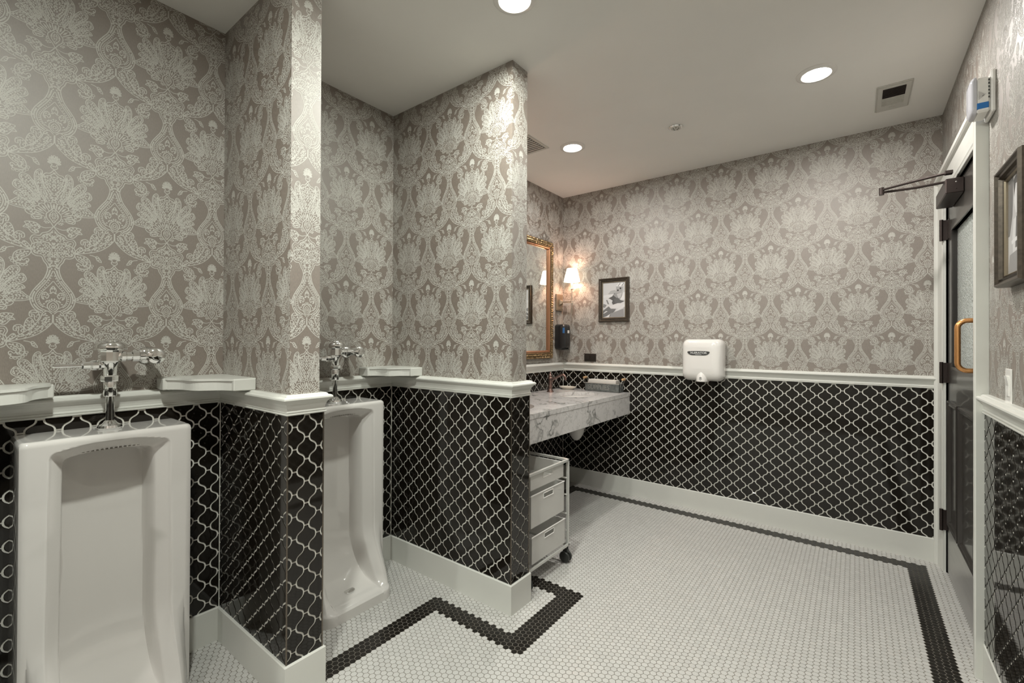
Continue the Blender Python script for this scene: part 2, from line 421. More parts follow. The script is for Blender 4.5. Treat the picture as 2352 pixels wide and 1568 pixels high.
def make_motif():
    h = Ink(); w = .0042; rs = random.Random(3)
    def fill(poly, sp=.0122, marg=.004, axis=None, hole=None):
        """lacy filler: leaf dabs, curls and small rings on a jittered grid"""
        q = inset(poly, marg); x0, y0 = q.min(0); x1, y1 = q.max(0); y = y0; r = 0; sx = sp / XS
        while y < y1:
            x = (sx / 2 if r % 2 else sx * .12) + max(0, math.floor(x0 / sx)) * sx
            while x < x1:
                jx, jy = x + rs.uniform(-.2, .2) * sx, y + rs.uniform(-.2, .2) * sp
                if jx > .001 and inside(q, jx, jy) and not (hole and hole(jx, jy)):
                    k = rs.random(); a = rs.uniform(0, PI) if axis is None else axis + rs.uniform(-.8, .8)
                    if k < .84: h.dab(jx, jy, a, sp * 1.12, sp * .70, rs.uniform(-.1, .1) * sp)
                    elif k < .95: h.curl(jx, jy, sp * .54, rs.uniform(0, 6.28), rs.choice((-1, 1)), .0034)
                    else: h.ring(jx, jy, sp * .38, .0032, 6)
                x += sx
            y += sp * .86; r += 1
    def leaf(pts, dbl=False, f=True, sp=.0125, axis=None, k=3):
        c = catmull(pts, k, True); h.stroke(c, w, closed=True)
        if dbl: h.stroke(inset(c, .0080), .0026, closed=True)
        if f: fill(c, sp, .012 if dbl else .005, axis)
        return c
    def halfpoly(c): return np.array([(-.06, c[0][1])] + [tuple(q) for q in c] + [(-.06, c[-1][1])])
    # --- spray leaves at the foot of the lotus (v ~ 0)
    h.curve([(0, 0), (.045, .012), (.085, .005), (.12, .012)], w, taper=True)
    leaf([(.075, .002), (.105, -.012), (.150, -.008), (.142, .006), (.158, .022), (.135, .024), (.115, .045), (.098, .050), (.082, .040), (.092, .028), (.075, .018)], sp=.0115)
    h.curl(.094, .038, .014, 2.5, 1, .005)
    # --- cloud bulb
    cl = [(0, -.002), (.028, .030), (.060, .042), (.075, .058), (.108, .060), (.122, .082), (.112, .105), (.120, .128), (.112, .158), (.090, .170), (.064, .172), (.052, .195), (.036, .215), (.030, .240)]
    c = catmull(cl, 4); h.stroke(c, w)
    h.stroke(inset(halfpoly(c), .0115)[3:-4], .0032)
    fill(halfpoly(c), .0116, .0140)
    for d_, e_ in ((.165, .10), (.118, .115), (.070, .06)): h.curve([(0, d_), (.03, d_ - .026), (e_ * .7, d_ - .022), (e_, d_ - .008)], .0042)
    for i in range(6): h.dab(.010 + .005 * (i % 3), .236 - i * .011, 1.2, .014, .008)
    # --- ogee teardrop, outer and inner outlines with beaded band
    out = [(.030, .236), (.036, .262), (.052, .296), (.082, .332), (.108, .366), (.121, .400), (.112, .438), (.090, .466), (.060, .482)]
    inn = [(.002, .246), (.016, .276), (.036, .310), (.064, .344), (.086, .372), (.096, .402), (.086, .434), (.064, .456), (.030, .472)]
    inn2 = [(.001, .303), (.022, .328), (.050, .358), (.070, .386), (.074, .408), (.064, .432), (.044, .448), (.02, .458)]
    co = catmull(out, 5); ci = catmull(inn, 5); h.stroke(co, w * 1.1); h.stroke(ci, w); h.curve(inn2, .0033)
    for i in range(1, 36):
        t = i / 36 * (len(co) - 1); a = co[int(t)]; bq = ci[int(t)]; mpt = (a + bq) / 2
        h.dab(mpt[0], mpt[1], rs.uniform(0, 3.1), .0115, .0080)
    for i in range(3, 36, 2):
        p_ = ci[i]; q_ = np.array((0., .39)); e = p_ + (q_ - p_) / np.linalg.norm(q_ - p_) * .0125; h.dab(e[0], e[1], rs.uniform(0, 3), .0100, .0068)
    h.curve([(.001, .33), (.016, .352), (.010, .37), (.001, .362)], .004); h.dab(.006, .345, 1.5, .02, .008); h.dab(.014, .372, .4, .016, .007)
    leaf([(.022, .385), (.040, .366), (.056, .376), (.060, .398), (.048, .408), (.054, .392), (.040, .392), (.034, .402)], sp=.0105, k=2)
    h.curve([(.001, .410), (.026, .428), (.030, .448), (.016, .468), (.001, .476)], .0045)
    h.curve([(.001, .424), (.016, .438), (.018, .452), (.001, .466)], .0036); h.ring(0, .446, .007, .004)
    fill(np.array([(.0, .372), (.02, .40), (.05, .412), (.058, .428), (.04, .446), (.034, .432), (.016, .414), (.0, .405)]), .0115, .001)
    # --- scroll arms from the cusp to the neighbours
    low = [(.002, .490), (.003, .530), (.012, .545), (.040, .572), (.082, .600), (.130, .618), (.185, .630), (.238, .640)]
    up_ = [(.006, .486), (.030, .470), (.055, .484), (.068, .515), (.095, .545), (.130, .575), (.175, .605), (.238, .638)]
    h.curve(low, w); h.curve(up_, .0042)
    h.curve([(.03, .505), (.050, .545), (.100, .585), (.16, .612)], .0036)
    fill(np.array([tuple(q) for q in catmull(low, 4)][6:] + [tuple(q) for q in catmull(up_, 4)][::-1][:-3]), .0125, .0050, .6)
    leaf([(.070, .500), (.082, .475), (.105, .468), (.122, .480), (.122, .500), (.108, .505), (.112, .492), (.098, .494), (.096, .515), (.085, .525)], sp=.0115)
    leaf([(.098, .548), (.105, .522), (.125, .510), (.142, .530), (.148, .560), (.135, .578), (.115, .570)], sp=.0115)
    leaf([(.150, .585), (.152, .562), (.172, .548), (.198, .556), (.200, .578), (.186, .580), (.188, .568), (.174, .570), (.178, .590), (.165, .602)], sp=.0115)
    leaf([(.190, .612), (.200, .596), (.222, .612), (.240, .638), (.215, .630)], sp=.0115)
    pz = catmull([(.236, .642), (.225, .668), (.205, .682), (.188, .690), (.196, .702), (.214, .690), (.224, .698), (.214, .714), (.190, .720), (.160, .714), (.145, .694), (.150, .668), (.172, .650), (.205, .642)], 3, True)
    h.stroke(pz, w, closed=True); fill(pz, .0120, .005)
    h.curve([(.222, .650), (.195, .662), (.170, .682), (.172, .708)], .0036)
    for i in range(6):
        a = 1.1 + i * .38; h.ring(.186 + .052 * math.cos(a), .692 + .036 * math.sin(a), .0062, .0032, 6)
    h.curve([(.150, .635), (.122, .640), (.105, .652)], .004); leaf([(.112, .640), (.105, .662), (.078, .672), (.088, .655), (.098, .642)], sp=.010, k=2)
    # --- little crown flower above the lotus
    h.curve([(.001, .602), (.010, .616), (.001, .640)], .0042)
    for i in range(1, 5):
        a = PI / 2 - i * .42; cx, cy = .024 * math.cos(a), .640 - .026 * math.sin(a)
        h.curve([(0, .642), (cx * .8 - .006, cy), (cx * 1.5, .642 - (.642 - cy) * 1.45), (cx * .9 + .008, cy + .006), (0, .642)], .0040, 2)
        h.dab(cx * 1.0, cy, -a, .016, .008)
    h.curve([(0, .640), (.026, .636), (.030, .648), (.012, .654), (.018, .664), (.016, .674), (0, .682)], .0042)
    h.dab(.006, .664, 0, .012, .007)
    # --- lotus (v .683 .. 1.0)
    L0 = .683
    def lp(pts): return [(a, L0 + d) for a, d in pts]
    sil = [(0, .0), (.022, .022), (.05, .026), (.06, .03), (.078, .012), (.098, .028), (.104, .055), (.12, .066), (.135, .056), (.166, .050), (.180, .066), (.172, .088), (.178, .098), (.196, .092), (.212, .118), (.200, .135), (.18, .15), (.206, .165), (.19, .175), (.195, .188), (.238, .222), (.175, .238), (.15, .248), (.11, .27), (.07, .285), (.04, .300), (0, .318)]
    fill(halfpoly([np.array(p) for p in lp(sil)]), .0118, .007, None, lambda x, y: ((x * XS) ** 2 + (y - L0 - .268) ** 2) < .088 ** 2)
    h.curve(lp([(.001, .0), (.022, .022), (.048, .028), (.062, .052), (.056, .085), (.036, .120), (.010, .160), (.001, .172)]), w)
    h.curve(lp([(.001, .014), (.016, .032), (.040, .040), (.048, .058), (.040, .088), (.024, .118), (.001, .145)]), .0030)
    for pts in ([(.062, .022), (.078, .012), (.098, .028), (.104, .060), (.092, .105), (.070, .150), (.045, .182), (.036, .160), (.052, .110), (.066, .060)],
                [(.120, .070), (.135, .056), (.166, .050), (.180, .066), (.172, .088), (.150, .108), (.118, .135), (.075, .180), (.078, .150), (.100, .095)],
                [(.170, .100), (.196, .092), (.212, .118), (.200, .135), (.165, .150), (.115, .175), (.085, .195), (.110, .150)],
                [(.165, .152), (.190, .150), (.206, .165), (.190, .174), (.150, .186), (.100, .205), (.120, .172)],
                [(.105, .212), (.150, .190), (.185, .185), (.212, .205), (.238, .222), (.215, .232), (.175, .238), (.135, .238)]):
        leaf(lp(pts), True, False)
    leaf(lp([(.092, .240), (.120, .238), (.150, .246), (.132, .264), (.108, .262)]), f=False); leaf(lp([(.066, .262), (.094, .262), (.112, .268), (.092, .286), (.070, .280)]), f=False)
    sc_ = (0, L0 + .268)
    for i in range(6):
        a = PI / 2 - i * .33; r1, r0 = .088, .040; ca, sa = math.cos(a) / XS, math.sin(a); nx, ny = -sa / XS, math.cos(a); hw = .0128
        p = [(ca * r0 + nx * hw * .5, sc_[1] - (sa * r0 + ny * hw * .5)), (ca * r1 * .9 + nx * hw, sc_[1] - (sa * r1 * .9 + ny * hw)), (ca * r1, sc_[1] - sa * r1), (ca * r1 * .9 - nx * hw, sc_[1] - (sa * r1 * .9 - ny * hw)), (ca * r0 - nx * hw * .5, sc_[1] - (sa * r0 - ny * hw * .5))]
        if i == 0: p = [(abs(x), y) for x, y in p[2:]]
        h.curve(p, .0042, 3)
        if i: h.dab(ca * .066, sc_[1] - sa * .066, -a, .036, .0090)
        else: h.dab(.003, sc_[1] - .066, -a, .036, .006)
    h.curve(lp([(.001, .212), (.022, .232), (.040, .250), (.036, .276), (.016, .296), (.001, .318)]), w)
    h.curve(lp([(.001, .226), (.018, .244), (.024, .262), (.010, .284), (.001, .296)]), .0036)
    for q in ((0, .246), (0, .268), (.014, .256), (0, .288)): h.ring(q[0], L0 + q[1], .0055, .0036, 6)
    fill(np.array(lp([(.042, .262), (.07, .28), (.05, .300), (.02, .312), (.026, .29)])), .0105, .002)
    V = np.array(h.V); T = np.array(h.T); 
    Vm = V * np.array([-1, 1]); n = len(V)
    V = np.concatenate([V, Vm]); T = np.concatenate([T, T[:, ::-1] + n])
    p = V[T]; e1 = p[:, 1] - p[:, 0]; e2 = p[:, 2] - p[:, 0]; ar = np.abs(e1[:, 0] * e2[:, 1] - e1[:, 1] * e2[:, 0])
    p = p[ar > 1e-9]; m = len(p)                  # every piece lies a hair above the one it overlaps
    return p.reshape(-1, 2), np.arange(3 * m).reshape(m, 3), np.repeat((np.arange(m) * 37 % 61) * 3e-6, 3)
MOT_V, MOT_T, MOT_L = make_motif()
MOT_V = MOT_V * REP; MOT_V[:, 1] *= -1           # now x, z (up), origin at the lotus foot
def paper_print(name, parent, O, U, Nn, u0, u1, z0, z1, phase_u, phase_z, first_half=0):
    """print on the plane O + u*U + z*Z, shifted .4 mm along the normal Nn; columns at phase_u + k*COLP,
    lotus feet at phase_z for even k, half a repeat lower for odd k"""
    O, U, Nn = np.array(O, float), np.array(U, float), np.array(Nn, float)
    VV = []; TT = []; nb = 0
    for k in range(int(math.floor((u0 - phase_u) / COLP)) - 2, int(math.ceil((u1 - phase_u) / COLP)) + 3):
        zoff = phase_z - (REP / 2 if (k + first_half) % 2 else 0)
        for n in range(int(math.floor((z0 - zoff) / REP)) - 1, int(math.ceil((z1 - zoff) / REP)) + 3):
            u = MOT_V[:, 0] + phase_u + k * COLP; z = MOT_V[:, 1] + zoff + n * REP
            if u.max() < u0 or u.min() > u1 or z.max() < z0 or z.min() > z1: continue
            ok = (u > u0) & (u < u1) & (z > z0) & (z < z1)
            keep = ok[MOT_T].any(1)
            if not keep.any(): continue
            T = MOT_T[keep]; used, inv = np.unique(T, return_inverse=True)
            uu = np.clip(u[used], u0, u1); zz = np.clip(z[used], z0, z1)
            VV.append(O[None] + uu[:, None] * U[None] + zz[:, None] * np.array([0, 0, 1.])[None] + Nn[None] * (.00025 + MOT_L[used])[:, None])
            TT.append(inv.reshape(T.shape) + nb); nb += len(used)
    V = np.concatenate(VV); T = np.concatenate(TT)
    # consistent winding towards the normal
    a = V[T[:, 1]] - V[T[:, 0]]; c = V[T[:, 2]] - V[T[:, 0]]; flip = (np.cross(a, c) @ Nn) < 0
    T[flip] = T[flip][:, ::-1]
    o = bpy.data.objects.new(name, fast_mesh(name, V, T, M_print)); link(o, parent)
    o['label'] = 'pale silvery damask print of lotus and ogee motifs'
    return o

# ------------------------------------------------------------------ lantern (arabesque) wall tiles
TW, TH, GAP = 0.0943, 0.0826, 0.0060
def tile_outline():
    n, a = .098 * TW, (.5 - .098) * TW
    seg = []
    p0, p1, p2, p3 = np.array((n, TH / 2)), np.array((n, TH / 2 - .30 * TH)), np.array((a, .30 * TH)), np.array((a, 0.))
    q = [((1 - t) ** 3) * p0 + 3 * t * (1 - t) ** 2 * p1 + 3 * t * t * (1 - t) * p2 + t ** 3 * p3 for t in np.linspace(0, 1, 8)]
    right_up = q                                            # neck (top right) down to the right bulge
    right_dn = [np.array((p[0], -p[1])) for p in q[::-1]][1:]
    left_up = [np.array((-p[0], -p[1])) for p in q]         # bottom left neck ... to left bulge
    left_dn = [np.array((-p[0], p[1])) for p in q[::-1]][1:]
    pts = right_up + right_dn + left_up + left_dn           # clockwise from the top right
    return np.array(pts)[::-1]                              # counter-clockwise
def offset_poly(p, d):
    """inward offset with mitre at every vertex (ccw polygon)"""
    n = len(p); out = []
    for i in range(n):
        e1 = p[i] - p[i - 1]; e2 = p[(i + 1) % n] - p[i]
        e1 = e1 / max(1e-9, np.linalg.norm(e1)); e2 = e2 / max(1e-9, np.linalg.norm(e2))
        n1 = np.array((-e1[1], e1[0])); n2 = np.array((-e2[1], e2[0])); q = n1 + n2; k = q.dot(n1)
        out.append(p[i] + q / max(.5, k) * d)
    return np.array(out)
T_OUT = offset_poly(tile_outline(), GAP / 2)
T_TOP = offset_poly(T_OUT, .0013)
TZ0, TZ1, TZ2 = .0085, .0120, .0128                # back of tile, shoulder, glaze face (proud of grout .0095)
BED = .0098
def full_tile_arrays():
    n = len(T_OUT); V = [(x, y, TZ0) for x, y in T_OUT] + [(x, y, TZ1) for x, y in T_OUT] + [(x, y, TZ2) for x, y in T_TOP]
    F = [(i, (i + 1) % n, n + (i + 1) % n, n + i) for i in range(n)] + [(n + i, n + (i + 1) % n, 2 * n + (i + 1) % n, 2 * n + i) for i in range(n)] + [tuple(2 * n + i for i in range(n))]
    return V, F
def clip_poly(p, u0, u1, z0, z1):
    def cut(poly, ax, val, keep_gt):
        out = []
        for i in range(len(poly)):
            a, b_ = poly[i - 1], poly[i]
            ia = (a[ax] >= val) if keep_gt else (a[ax] <= val); ib = (b_[ax] >= val) if keep_gt else (b_[ax] <= val)
            if ia != ib:
                t = (val - a[ax]) / (b_[ax] - a[ax]); out.append(a + (b_ - a) * t)
            if ib: out.append(b_)
        return out
    p = [np.array(q) for q in p]
    for ax, val, g in ((0, u0, True), (0, u1, False), (1, z0, True), (1, z1, False)):
        p = cut(p, ax, val, g)
        if len(p) < 3: return None
    return np.array(p)
FT_V, FT_F = full_tile_arrays()
SHARED = {}
def tile_field(parent, O, U, Nn, u0, u1, z0, z1, phase_u, limit=300, phase_z=1.004, m0=.0015, m1=.0015):
    """every lantern tile of a wainscot is its own object; beyond `limit` the farther ones join one part"""
    O, U, Nn = Vector(O), Vector(U), Vector(Nn); Z = Vector((0, 0, 1))
    bed = MB(); pts = []
    bed.prism([(u0, z0), (u1, z0), (u1, z1), (u0, z1)], O, U, Z, Nn, 0, BED); bed.build('grout_bed', M_grout, parent)
    R = Matrix((U, Z, Nn)).transposed().to_4x4()
    if R.determinant() < 0:
        pass
    items = []
    for r in range(int((z0 - phase_z) / (TH / 2)) - 3, int((z1 - phase_z) / (TH / 2)) + 4):
        cz = phase_z + r * TH / 2 + TH / 2          # nodes sit half a tile above/below a tile centre
        ph = phase_u + (TW / 2 if r % 2 else 0)
        for k in range(int((u0 - ph) / TW) - 2, int((u1 - ph) / TW) + 3):
            cu_ = ph + k * TW
            if cu_ + TW / 2 < u0 or cu_ - TW / 2 > u1 or cz + TH / 2 < z0 or cz - TH / 2 > z1: continue
            full = cu_ - .42 * TW > u0 + m0 and cu_ + .42 * TW < u1 - m1 and cz - TH / 2 + GAP / 2 > z0 and cz + TH / 2 - GAP / 2 < z1
            poly = None
            if not full:
                poly = clip_poly(T_OUT + np.array((cu_, cz)), u0 + m0, u1 - m1, z0, z1)
                if poly is None: continue
                ar = .5 * abs(np.sum(poly[:, 0] * np.roll(poly[:, 1], -1) - np.roll(poly[:, 0], -1) * poly[:, 1]))
                if ar < 6e-5: continue
                poly = poly - np.array((cu_, cz))
            p = O + U * cu_ + Z * cz; px = cam_px(p); vis = -60 < px[0] < IMG_W + 60 and -60 < px[1] < IMG_H + 60
            items.append((0 if vis else 1, px[2], cu_, cz, full, poly))
    items.sort(key=lambda t: (t[0], t[1]))
    key = (tuple(round(x, 3) for x in U), tuple(round(x, 3) for x in Nn))
    if key not in SHARED:
        V = [tuple(U * x + Z * y + Nn * z) for x, y, z in FT_V]
        me = new_mesh('lantern_tile', V, FT_F, M_tile); SHARED[key] = me
    rest = MB()
    for i, (_, _, cu_, cz, full, poly) in enumerate(items):
        c = O + U * cu_ + Z * cz
        if full:
            if i < limit:
                o = bpy.data.objects.new('tile', SHARED[key]); link(o, parent); o.location = c
            else:
                b0 = len(rest.v); rest.v += [tuple(c + U * x + Z * y + Nn * z) for x, y, z in FT_V]
                for f in FT_F: rest.face([b0 + j for j in f])
        else:
            n = len(poly); b0 = len(rest.v) if i >= limit else 0
            V = [U * x + Z * y + Nn * z for z in (TZ0, TZ2) for x, y in poly]
            F = [(j, (j + 1) % n, n + (j + 1) % n, n + j) for j in range(n)] + [tuple(n + j for j in range(n))]
            if i < limit:
                o = bpy.data.objects.new('tile', new_mesh('lantern_tile_cut', V, F, M_tile)); link(o, parent); o.location = c
            else:
                rest.v += [tuple(c + v) for v in V]
                for f in F: rest.face([b0 + j for j in f])
    if rest.f:
        me = bpy.data.meshes.new('tiles'); me.from_pydata(rest.v, [], rest.f); me.materials.append(M_tile); me.update()
        o = bpy.data.objects.new('farther_tiles', me); link(o, parent); o['kind'] = 'stuff'; o['label'] = 'remaining black lantern tiles of the wainscot'

# ------------------------------------------------------------------ the setting
b = MB(); b.box((-.15, YB - .15, -.12), (XR + .15, YF + .15, 0)); floor = struct(b.build('floor', M_fgrout), 'white hexagon mosaic floor with a black border band')
b = MB(); b.box((-.15, YB - .15, H), (XR + .15, YF + .15, H + .12)); struct(b.build('ceiling', M_ceil), 'plain off-white painted ceiling')
ZT0, ZT1 = BASE_H - .01, RAIL0 + .004
ZP0, ZP1 = RAIL1 - .004, H - .0005
# left wall behind the urinals
b = MB(); b.box((-.15, YB - .15, 0), (0, D2, H)); wl = struct(b.build('wall_left', M_paper), 'left wall with damask paper above black lantern tiles')
PH_U, PH_Z = .2777, 2.358
paper_print('damask_print', wl, (0, 0, 0), (0, 1, 0), (1, 0, 0), .0, P1, ZP0, ZP1, PH_U, PH_Z)
paper_print('damask_print', wl, (0, 0, 0), (0, 1, 0), (1, 0, 0), P2, D1, ZP0, ZP1, PH_U, PH_Z)
tile_field(wl, (0, 0, 0), (0, 1, 0), (1, 0, 0), 0.0, P1, ZT0, ZT1, .671, 130, m0=.0158, m1=.0158)
# alcove between pilaster and partition shares the wall
tile_field(wl, (0, 0, 0), (0, 1, 0), (1, 0, 0), P2, D1, ZT0, ZT1, .671, 170, m0=.0158, m1=.0158)
# vanity wall
b = MB(); b.box((-.15, D2 - .05, 0), (XV, YF + .15, H)); wv = struct(b.build('wall_vanity', M_paper), 'papered wall behind the marble vanity')
paper_print('damask_print', wv, (XV, 0, 0), (0, 1, 0), (1, 0, 0), D2, YF, ZP0, ZP1, PH_U, PH_Z)
tile_field(wv, (XV, 0, 0), (0, 1, 0), (1, 0, 0), D2, YF, ZT0, ZT1, .671, 300, m0=.0158, m1=.0158)
# far wall
b = MB(); b.box((XV, YF, 0), (XR + .15, YF + .15, H)); wf = struct(b.build('wall_far', M_paper), 'far wall with damask paper above black lantern tiles')
paper_print('damask_print', wf, (0, YF, 0), (1, 0, 0), (0, -1, 0), XV, XR, ZP0, ZP1, 1.7514, 2.409)
tile_field(wf, (0, YF, 0), (1, 0, 0), (0, -1, 0), XV, XR, ZT0, ZT1, 2.169, 300, 1.003, m0=.0158)
# pilaster between the urinals
b = MB(); b.box((-.01, P1, 0), (LP, P2, H)); wp = struct(b.build('wall_pilaster', M_paper), 'short papered wing wall between the two urinals')
paper_print('damask_print', wp, (0, P1, 0), (1, 0, 0), (0, -1, 0), 0, LP, ZP0, ZP1, .10, PH_Z)
paper_print('damask_print', wp, (LP, 0, 0), (0, 1, 0), (1, 0, 0), P1, P2, ZP0, ZP1, .8885, PH_Z)
tile_field(wp, (0, P1, 0), (1, 0, 0), (0, -1, 0), 0, LP + .0102, ZT0, ZT1, .1035, 200, m0=.0158)
tile_field(wp, (LP, 0, 0), (0, 1, 0), (1, 0, 0), P1 - .0102, P2 + .0102, ZT0, ZT1, .839, 60)
tile_field(wp, (0, P2, 0), (1, 0, 0), (0, 1, 0), 0, LP + .0102, ZT0, ZT1, .05, 30)
# partition beside the vanity
b = MB(); b.box((-.01, D1, 0), (LD, D2, H)); wd = struct(b.build('wall_partition', M_paper), 'papered partition wall between urinal alcove and vanity')
paper_print('damask_print', wd, (0, D1, 0), (1, 0, 0), (0, -1, 0), 0, LD, ZP0, ZP1, .150, 2.345)
paper_print('damask_print', wd, (LD, 0, 0), (0, 1, 0), (1, 0, 0), D1, D2, ZP0, ZP1, 1.84, 2.345, 1)
tile_field(wd, (0, D1, 0), (1, 0, 0), (0, -1, 0), 0, LD + .0102, ZT0, ZT1, .404, 236, m0=.0158)
tile_field(wd, (LD, 0, 0), (0, 1, 0), (1, 0, 0), D1 - .0102, D2 + .0102, ZT0, ZT1, 1.785, 64)
# wing wall on the near side of the first urinal (outside the frame on the left)
b = MB(); b.box((-.01, -.117, 0), (LP, 0, H)); wn = struct(b.build('wall_wing', M_paper), 'papered wing wall left of the nearest urinal')
paper_print('damask_print', wn, (0, 0, 0), (1, 0, 0), (0, 1, 0), 0, LP, ZP0, ZP1, .10, PH_Z)
tile_field(wn, (0, 0, 0), (1, 0, 0), (0, 1, 0), 0, LP + .0102, ZT0, ZT1, .1035, 0, m0=.0158)
tile_field(wn, (LP, 0, 0), (0, 1, 0), (1, 0, 0), -.127, .0102, ZT0, ZT1, -.10, 0)
# right wall with the door opening
DY0, DY1, DTOP = 2.705, 3.640, 2.165
b = MB(); b.box((XR, YB - .15, 0), (XR + .15, DY0, H)); b.box((XR, DY0, DTOP), (XR + .15, DY1, H)); b.box((XR, DY1, 0), (XR + .15, YF, H))
wr = struct(b.build('wall_right', M_paper), 'right wall with the door and damask paper')
paper_print('damask_print', wr, (XR, 0, 0), (0, 1, 0), (-1, 0, 0), 1.2, 2.60, ZP0, ZP1, PH_U + .06, 2.36)
paper_print('damask_print', wr, (XR, 0, 0), (0, 1, 0), (-1, 0, 0), 2.60, YF, DTOP + .1, ZP1, PH_U + .06, 2.36)
tile_field(wr, (XR, 0, 0), (0, 1, 0), (-1, 0, 0), 1.35, 2.60, ZT0, ZT1, 2.40, 300)
b = MB(); b.box((XR - .0098, YB, ZT0), (XR, 1.35, ZT1)); b.build('tile_face', M_tile, wr)
# back wall behind the camera
b = MB(); b.box((0, YB - .15, 0), (XR, YB, H)); wb = struct(b.build('wall_back', M_plain), 'back wall behind the viewer')

# dark metal edge strips on the outside tile corners
def edge_strip(parent, x, y, sx, sy):
    q = MB(); q.box((x + sx * .0086, y + sy * .0086, ZT0), (x + sx * .0140, y + sy * .0140, ZT1), .0012); q.build('edge_strip', M_edge, parent)
edge_strip(wp, LP, P1, 1, -1); edge_strip(wp, LP, P2, 1, 1); edge_strip(wd, LD, D1, 1, -1); edge_strip(wd, LD, D2, 1, 1)

# chair rail and baseboard swept along the walls (path runs with the room on its right-hand side)
RAILP = [(0, 0), (.017, 0), (.020, .003), (.020, .006), (.0165, .0085), (.0195, .011), (.0195, .0145), (.0155, .018), (.0165, .028), (.0205, .040), (.0275, .049), (.0345, .0535), (.0375, .0585), (.0365, .0640), (.0310, .0680), (.0240, .0690), (.0225, .0725), (.0180, .0760), (0, .0760)]
BASEP = [(0, 0), (.0215, 0), (.0215, BASE_H - .004), (.0185, BASE_H), (0, BASE_H)]
path = [(LP, -.117), (LP, 0), (0, 0), (0, P1), (LP, P1), (LP, P2), (0, P2), (0, D1), (LD, D1), (LD, D2), (XV, D2), (XV, YF), (XR - .012, YF)]
b = MB(); b.sweep([(x, y, RAIL0) for x, y in path], RAILP); tr = struct(b.build('trim_1', M_trim), 'glossy white moulded chair rail following the left and far walls')
b = MB(); b.sweep([(x, y, 0) for x, y in path], BASEP); struct(b.build('baseboard_left', M_trim), 'pale grey flat baseboard following the left and far walls')
CN0 = 2.570     # near edge of the door casing
b = MB(); b.sweep([(XR, CN0, RAIL0), (XR, YB, RAIL0)], RAILP); struct(b.build('trim_2', M_trim), 'white moulded chair rail on the right wall')
b = MB(); b.sweep([(XR, CN0, 0), (XR, YB, 0)], [(0, 0), (.0165, 0), (.0165, BASE_H - .004), (.013, BASE_H), (0, BASE_H)]); struct(b.build('baseboard_right', M_trim), 'pale grey baseboard on the right wall')
b = MB(); b.sweep([(XR, YB, RAIL0), (0, YB, RAIL0), (0, -.117, RAIL0), (LP, -.117, RAIL0)], RAILP); struct(b.build('trim_3', M_trim), 'white chair rail on the back wall')

# ------------------------------------------------------------------ hexagon mosaic floor
HP = 0.02563; HG = .0023; HR = (HP - HG) / math.sqrt(3)
BANDS = [(.526, -.60, .614, 1.642), (.526, 1.553, 1.114, 1.642), (1.022, 1.553, 1.114, 2.124), (.20, 2.033, 1.114, 2.124), (.20, 2.033, .292, 3.668), (.20, 3.572, 2.562, 3.668), (2.469, -.60, 2.562, 3.668)]
cols = np.arange(0, int(XR / (HP * .866025)) + 2)
cx_, cy_ = [], []
for c in cols:
    x = .004 + c * HP * .8660254; n = np.arange(int(-.7 / HP), int((YF) / HP) + 1)
    cx_.append(np.full(len(n), x)); cy_.append(n * HP + (HP / 2 if c % 2 else 0) + .006)
cx_ = np.concatenate(cx_); cy_ = np.concatenate(cy_)
ok = (cx_ < XR + .02) & (cy_ < YF + .01) & (cy_ > -.7)
for (x0, x1, y0, y1) in ((-1, LP, P1 + .02, P2 - .02), (-1, LD, D1 + .02, D2 - .02), (-1, LP, -.1, -.02)): ok &= ~((cx_ > x0) & (cx_ < x1) & (cy_ > y0) & (cy_ < y1))
ok &= ~((cx_ < 0.0) | ((cx_ > XR) & ((cy_ < DY0) | (cy_ > DY1))))
cx_, cy_ = cx_[ok], cy_[ok]
blk = np.zeros(len(cx_), bool)
for x0, y0, x1, y1 in BANDS: blk |= (cx_ >= x0) & (cx_ <= x1) & (cy_ >= y0) & (cy_ <= y1)
ang = np.arange(6) * PI / 3
HV = np.array([(HR * math.cos(a), HR * math.sin(a), -.002) for a in ang] + [(HR * math.cos(a), HR * math.sin(a), .0005) for a in ang] + [((HR - .0006) * math.cos(a), (HR - .0006) * math.sin(a), .0010) for a in ang])
HT = []
for i in range(6):
    j = (i + 1) % 6
    HT += [(i, j, 6 + j), (i, 6 + j, 6 + i), (6 + i, 6 + j, 12 + j), (6 + i, 12 + j, 12 + i)]
HT += [(12, 13, 14), (12, 14, 15), (12, 15, 16), (12, 16, 17)]
HT = np.array(HT)
px = [cam_px((x, y, 0)) for x, y in zip(cx_, cy_)]
vis = np.array([(0 < p[0] < IMG_W and 0 < p[1] < IMG_H) for p in px]); dep = np.array([p[2] for p in px])
hidden = (cx_ < LP + .03) & (cy_ < P2 + .03)
cand = np.where(vis & ~hidden)[0]; cand = cand[np.argsort(dep[cand])][:300]
pick = np.zeros(len(cx_), bool); pick[cand] = True
hex_me = {m: fast_mesh('hex_tile', HV, HT, m) for m in (M_hexw, M_hexb)}
for i in cand:
    o = bpy.data.objects.new('hex_tile', hex_me[M_hexb if blk[i] else M_hexw]); link(o, floor); o.location = (cx_[i], cy_[i], 0)
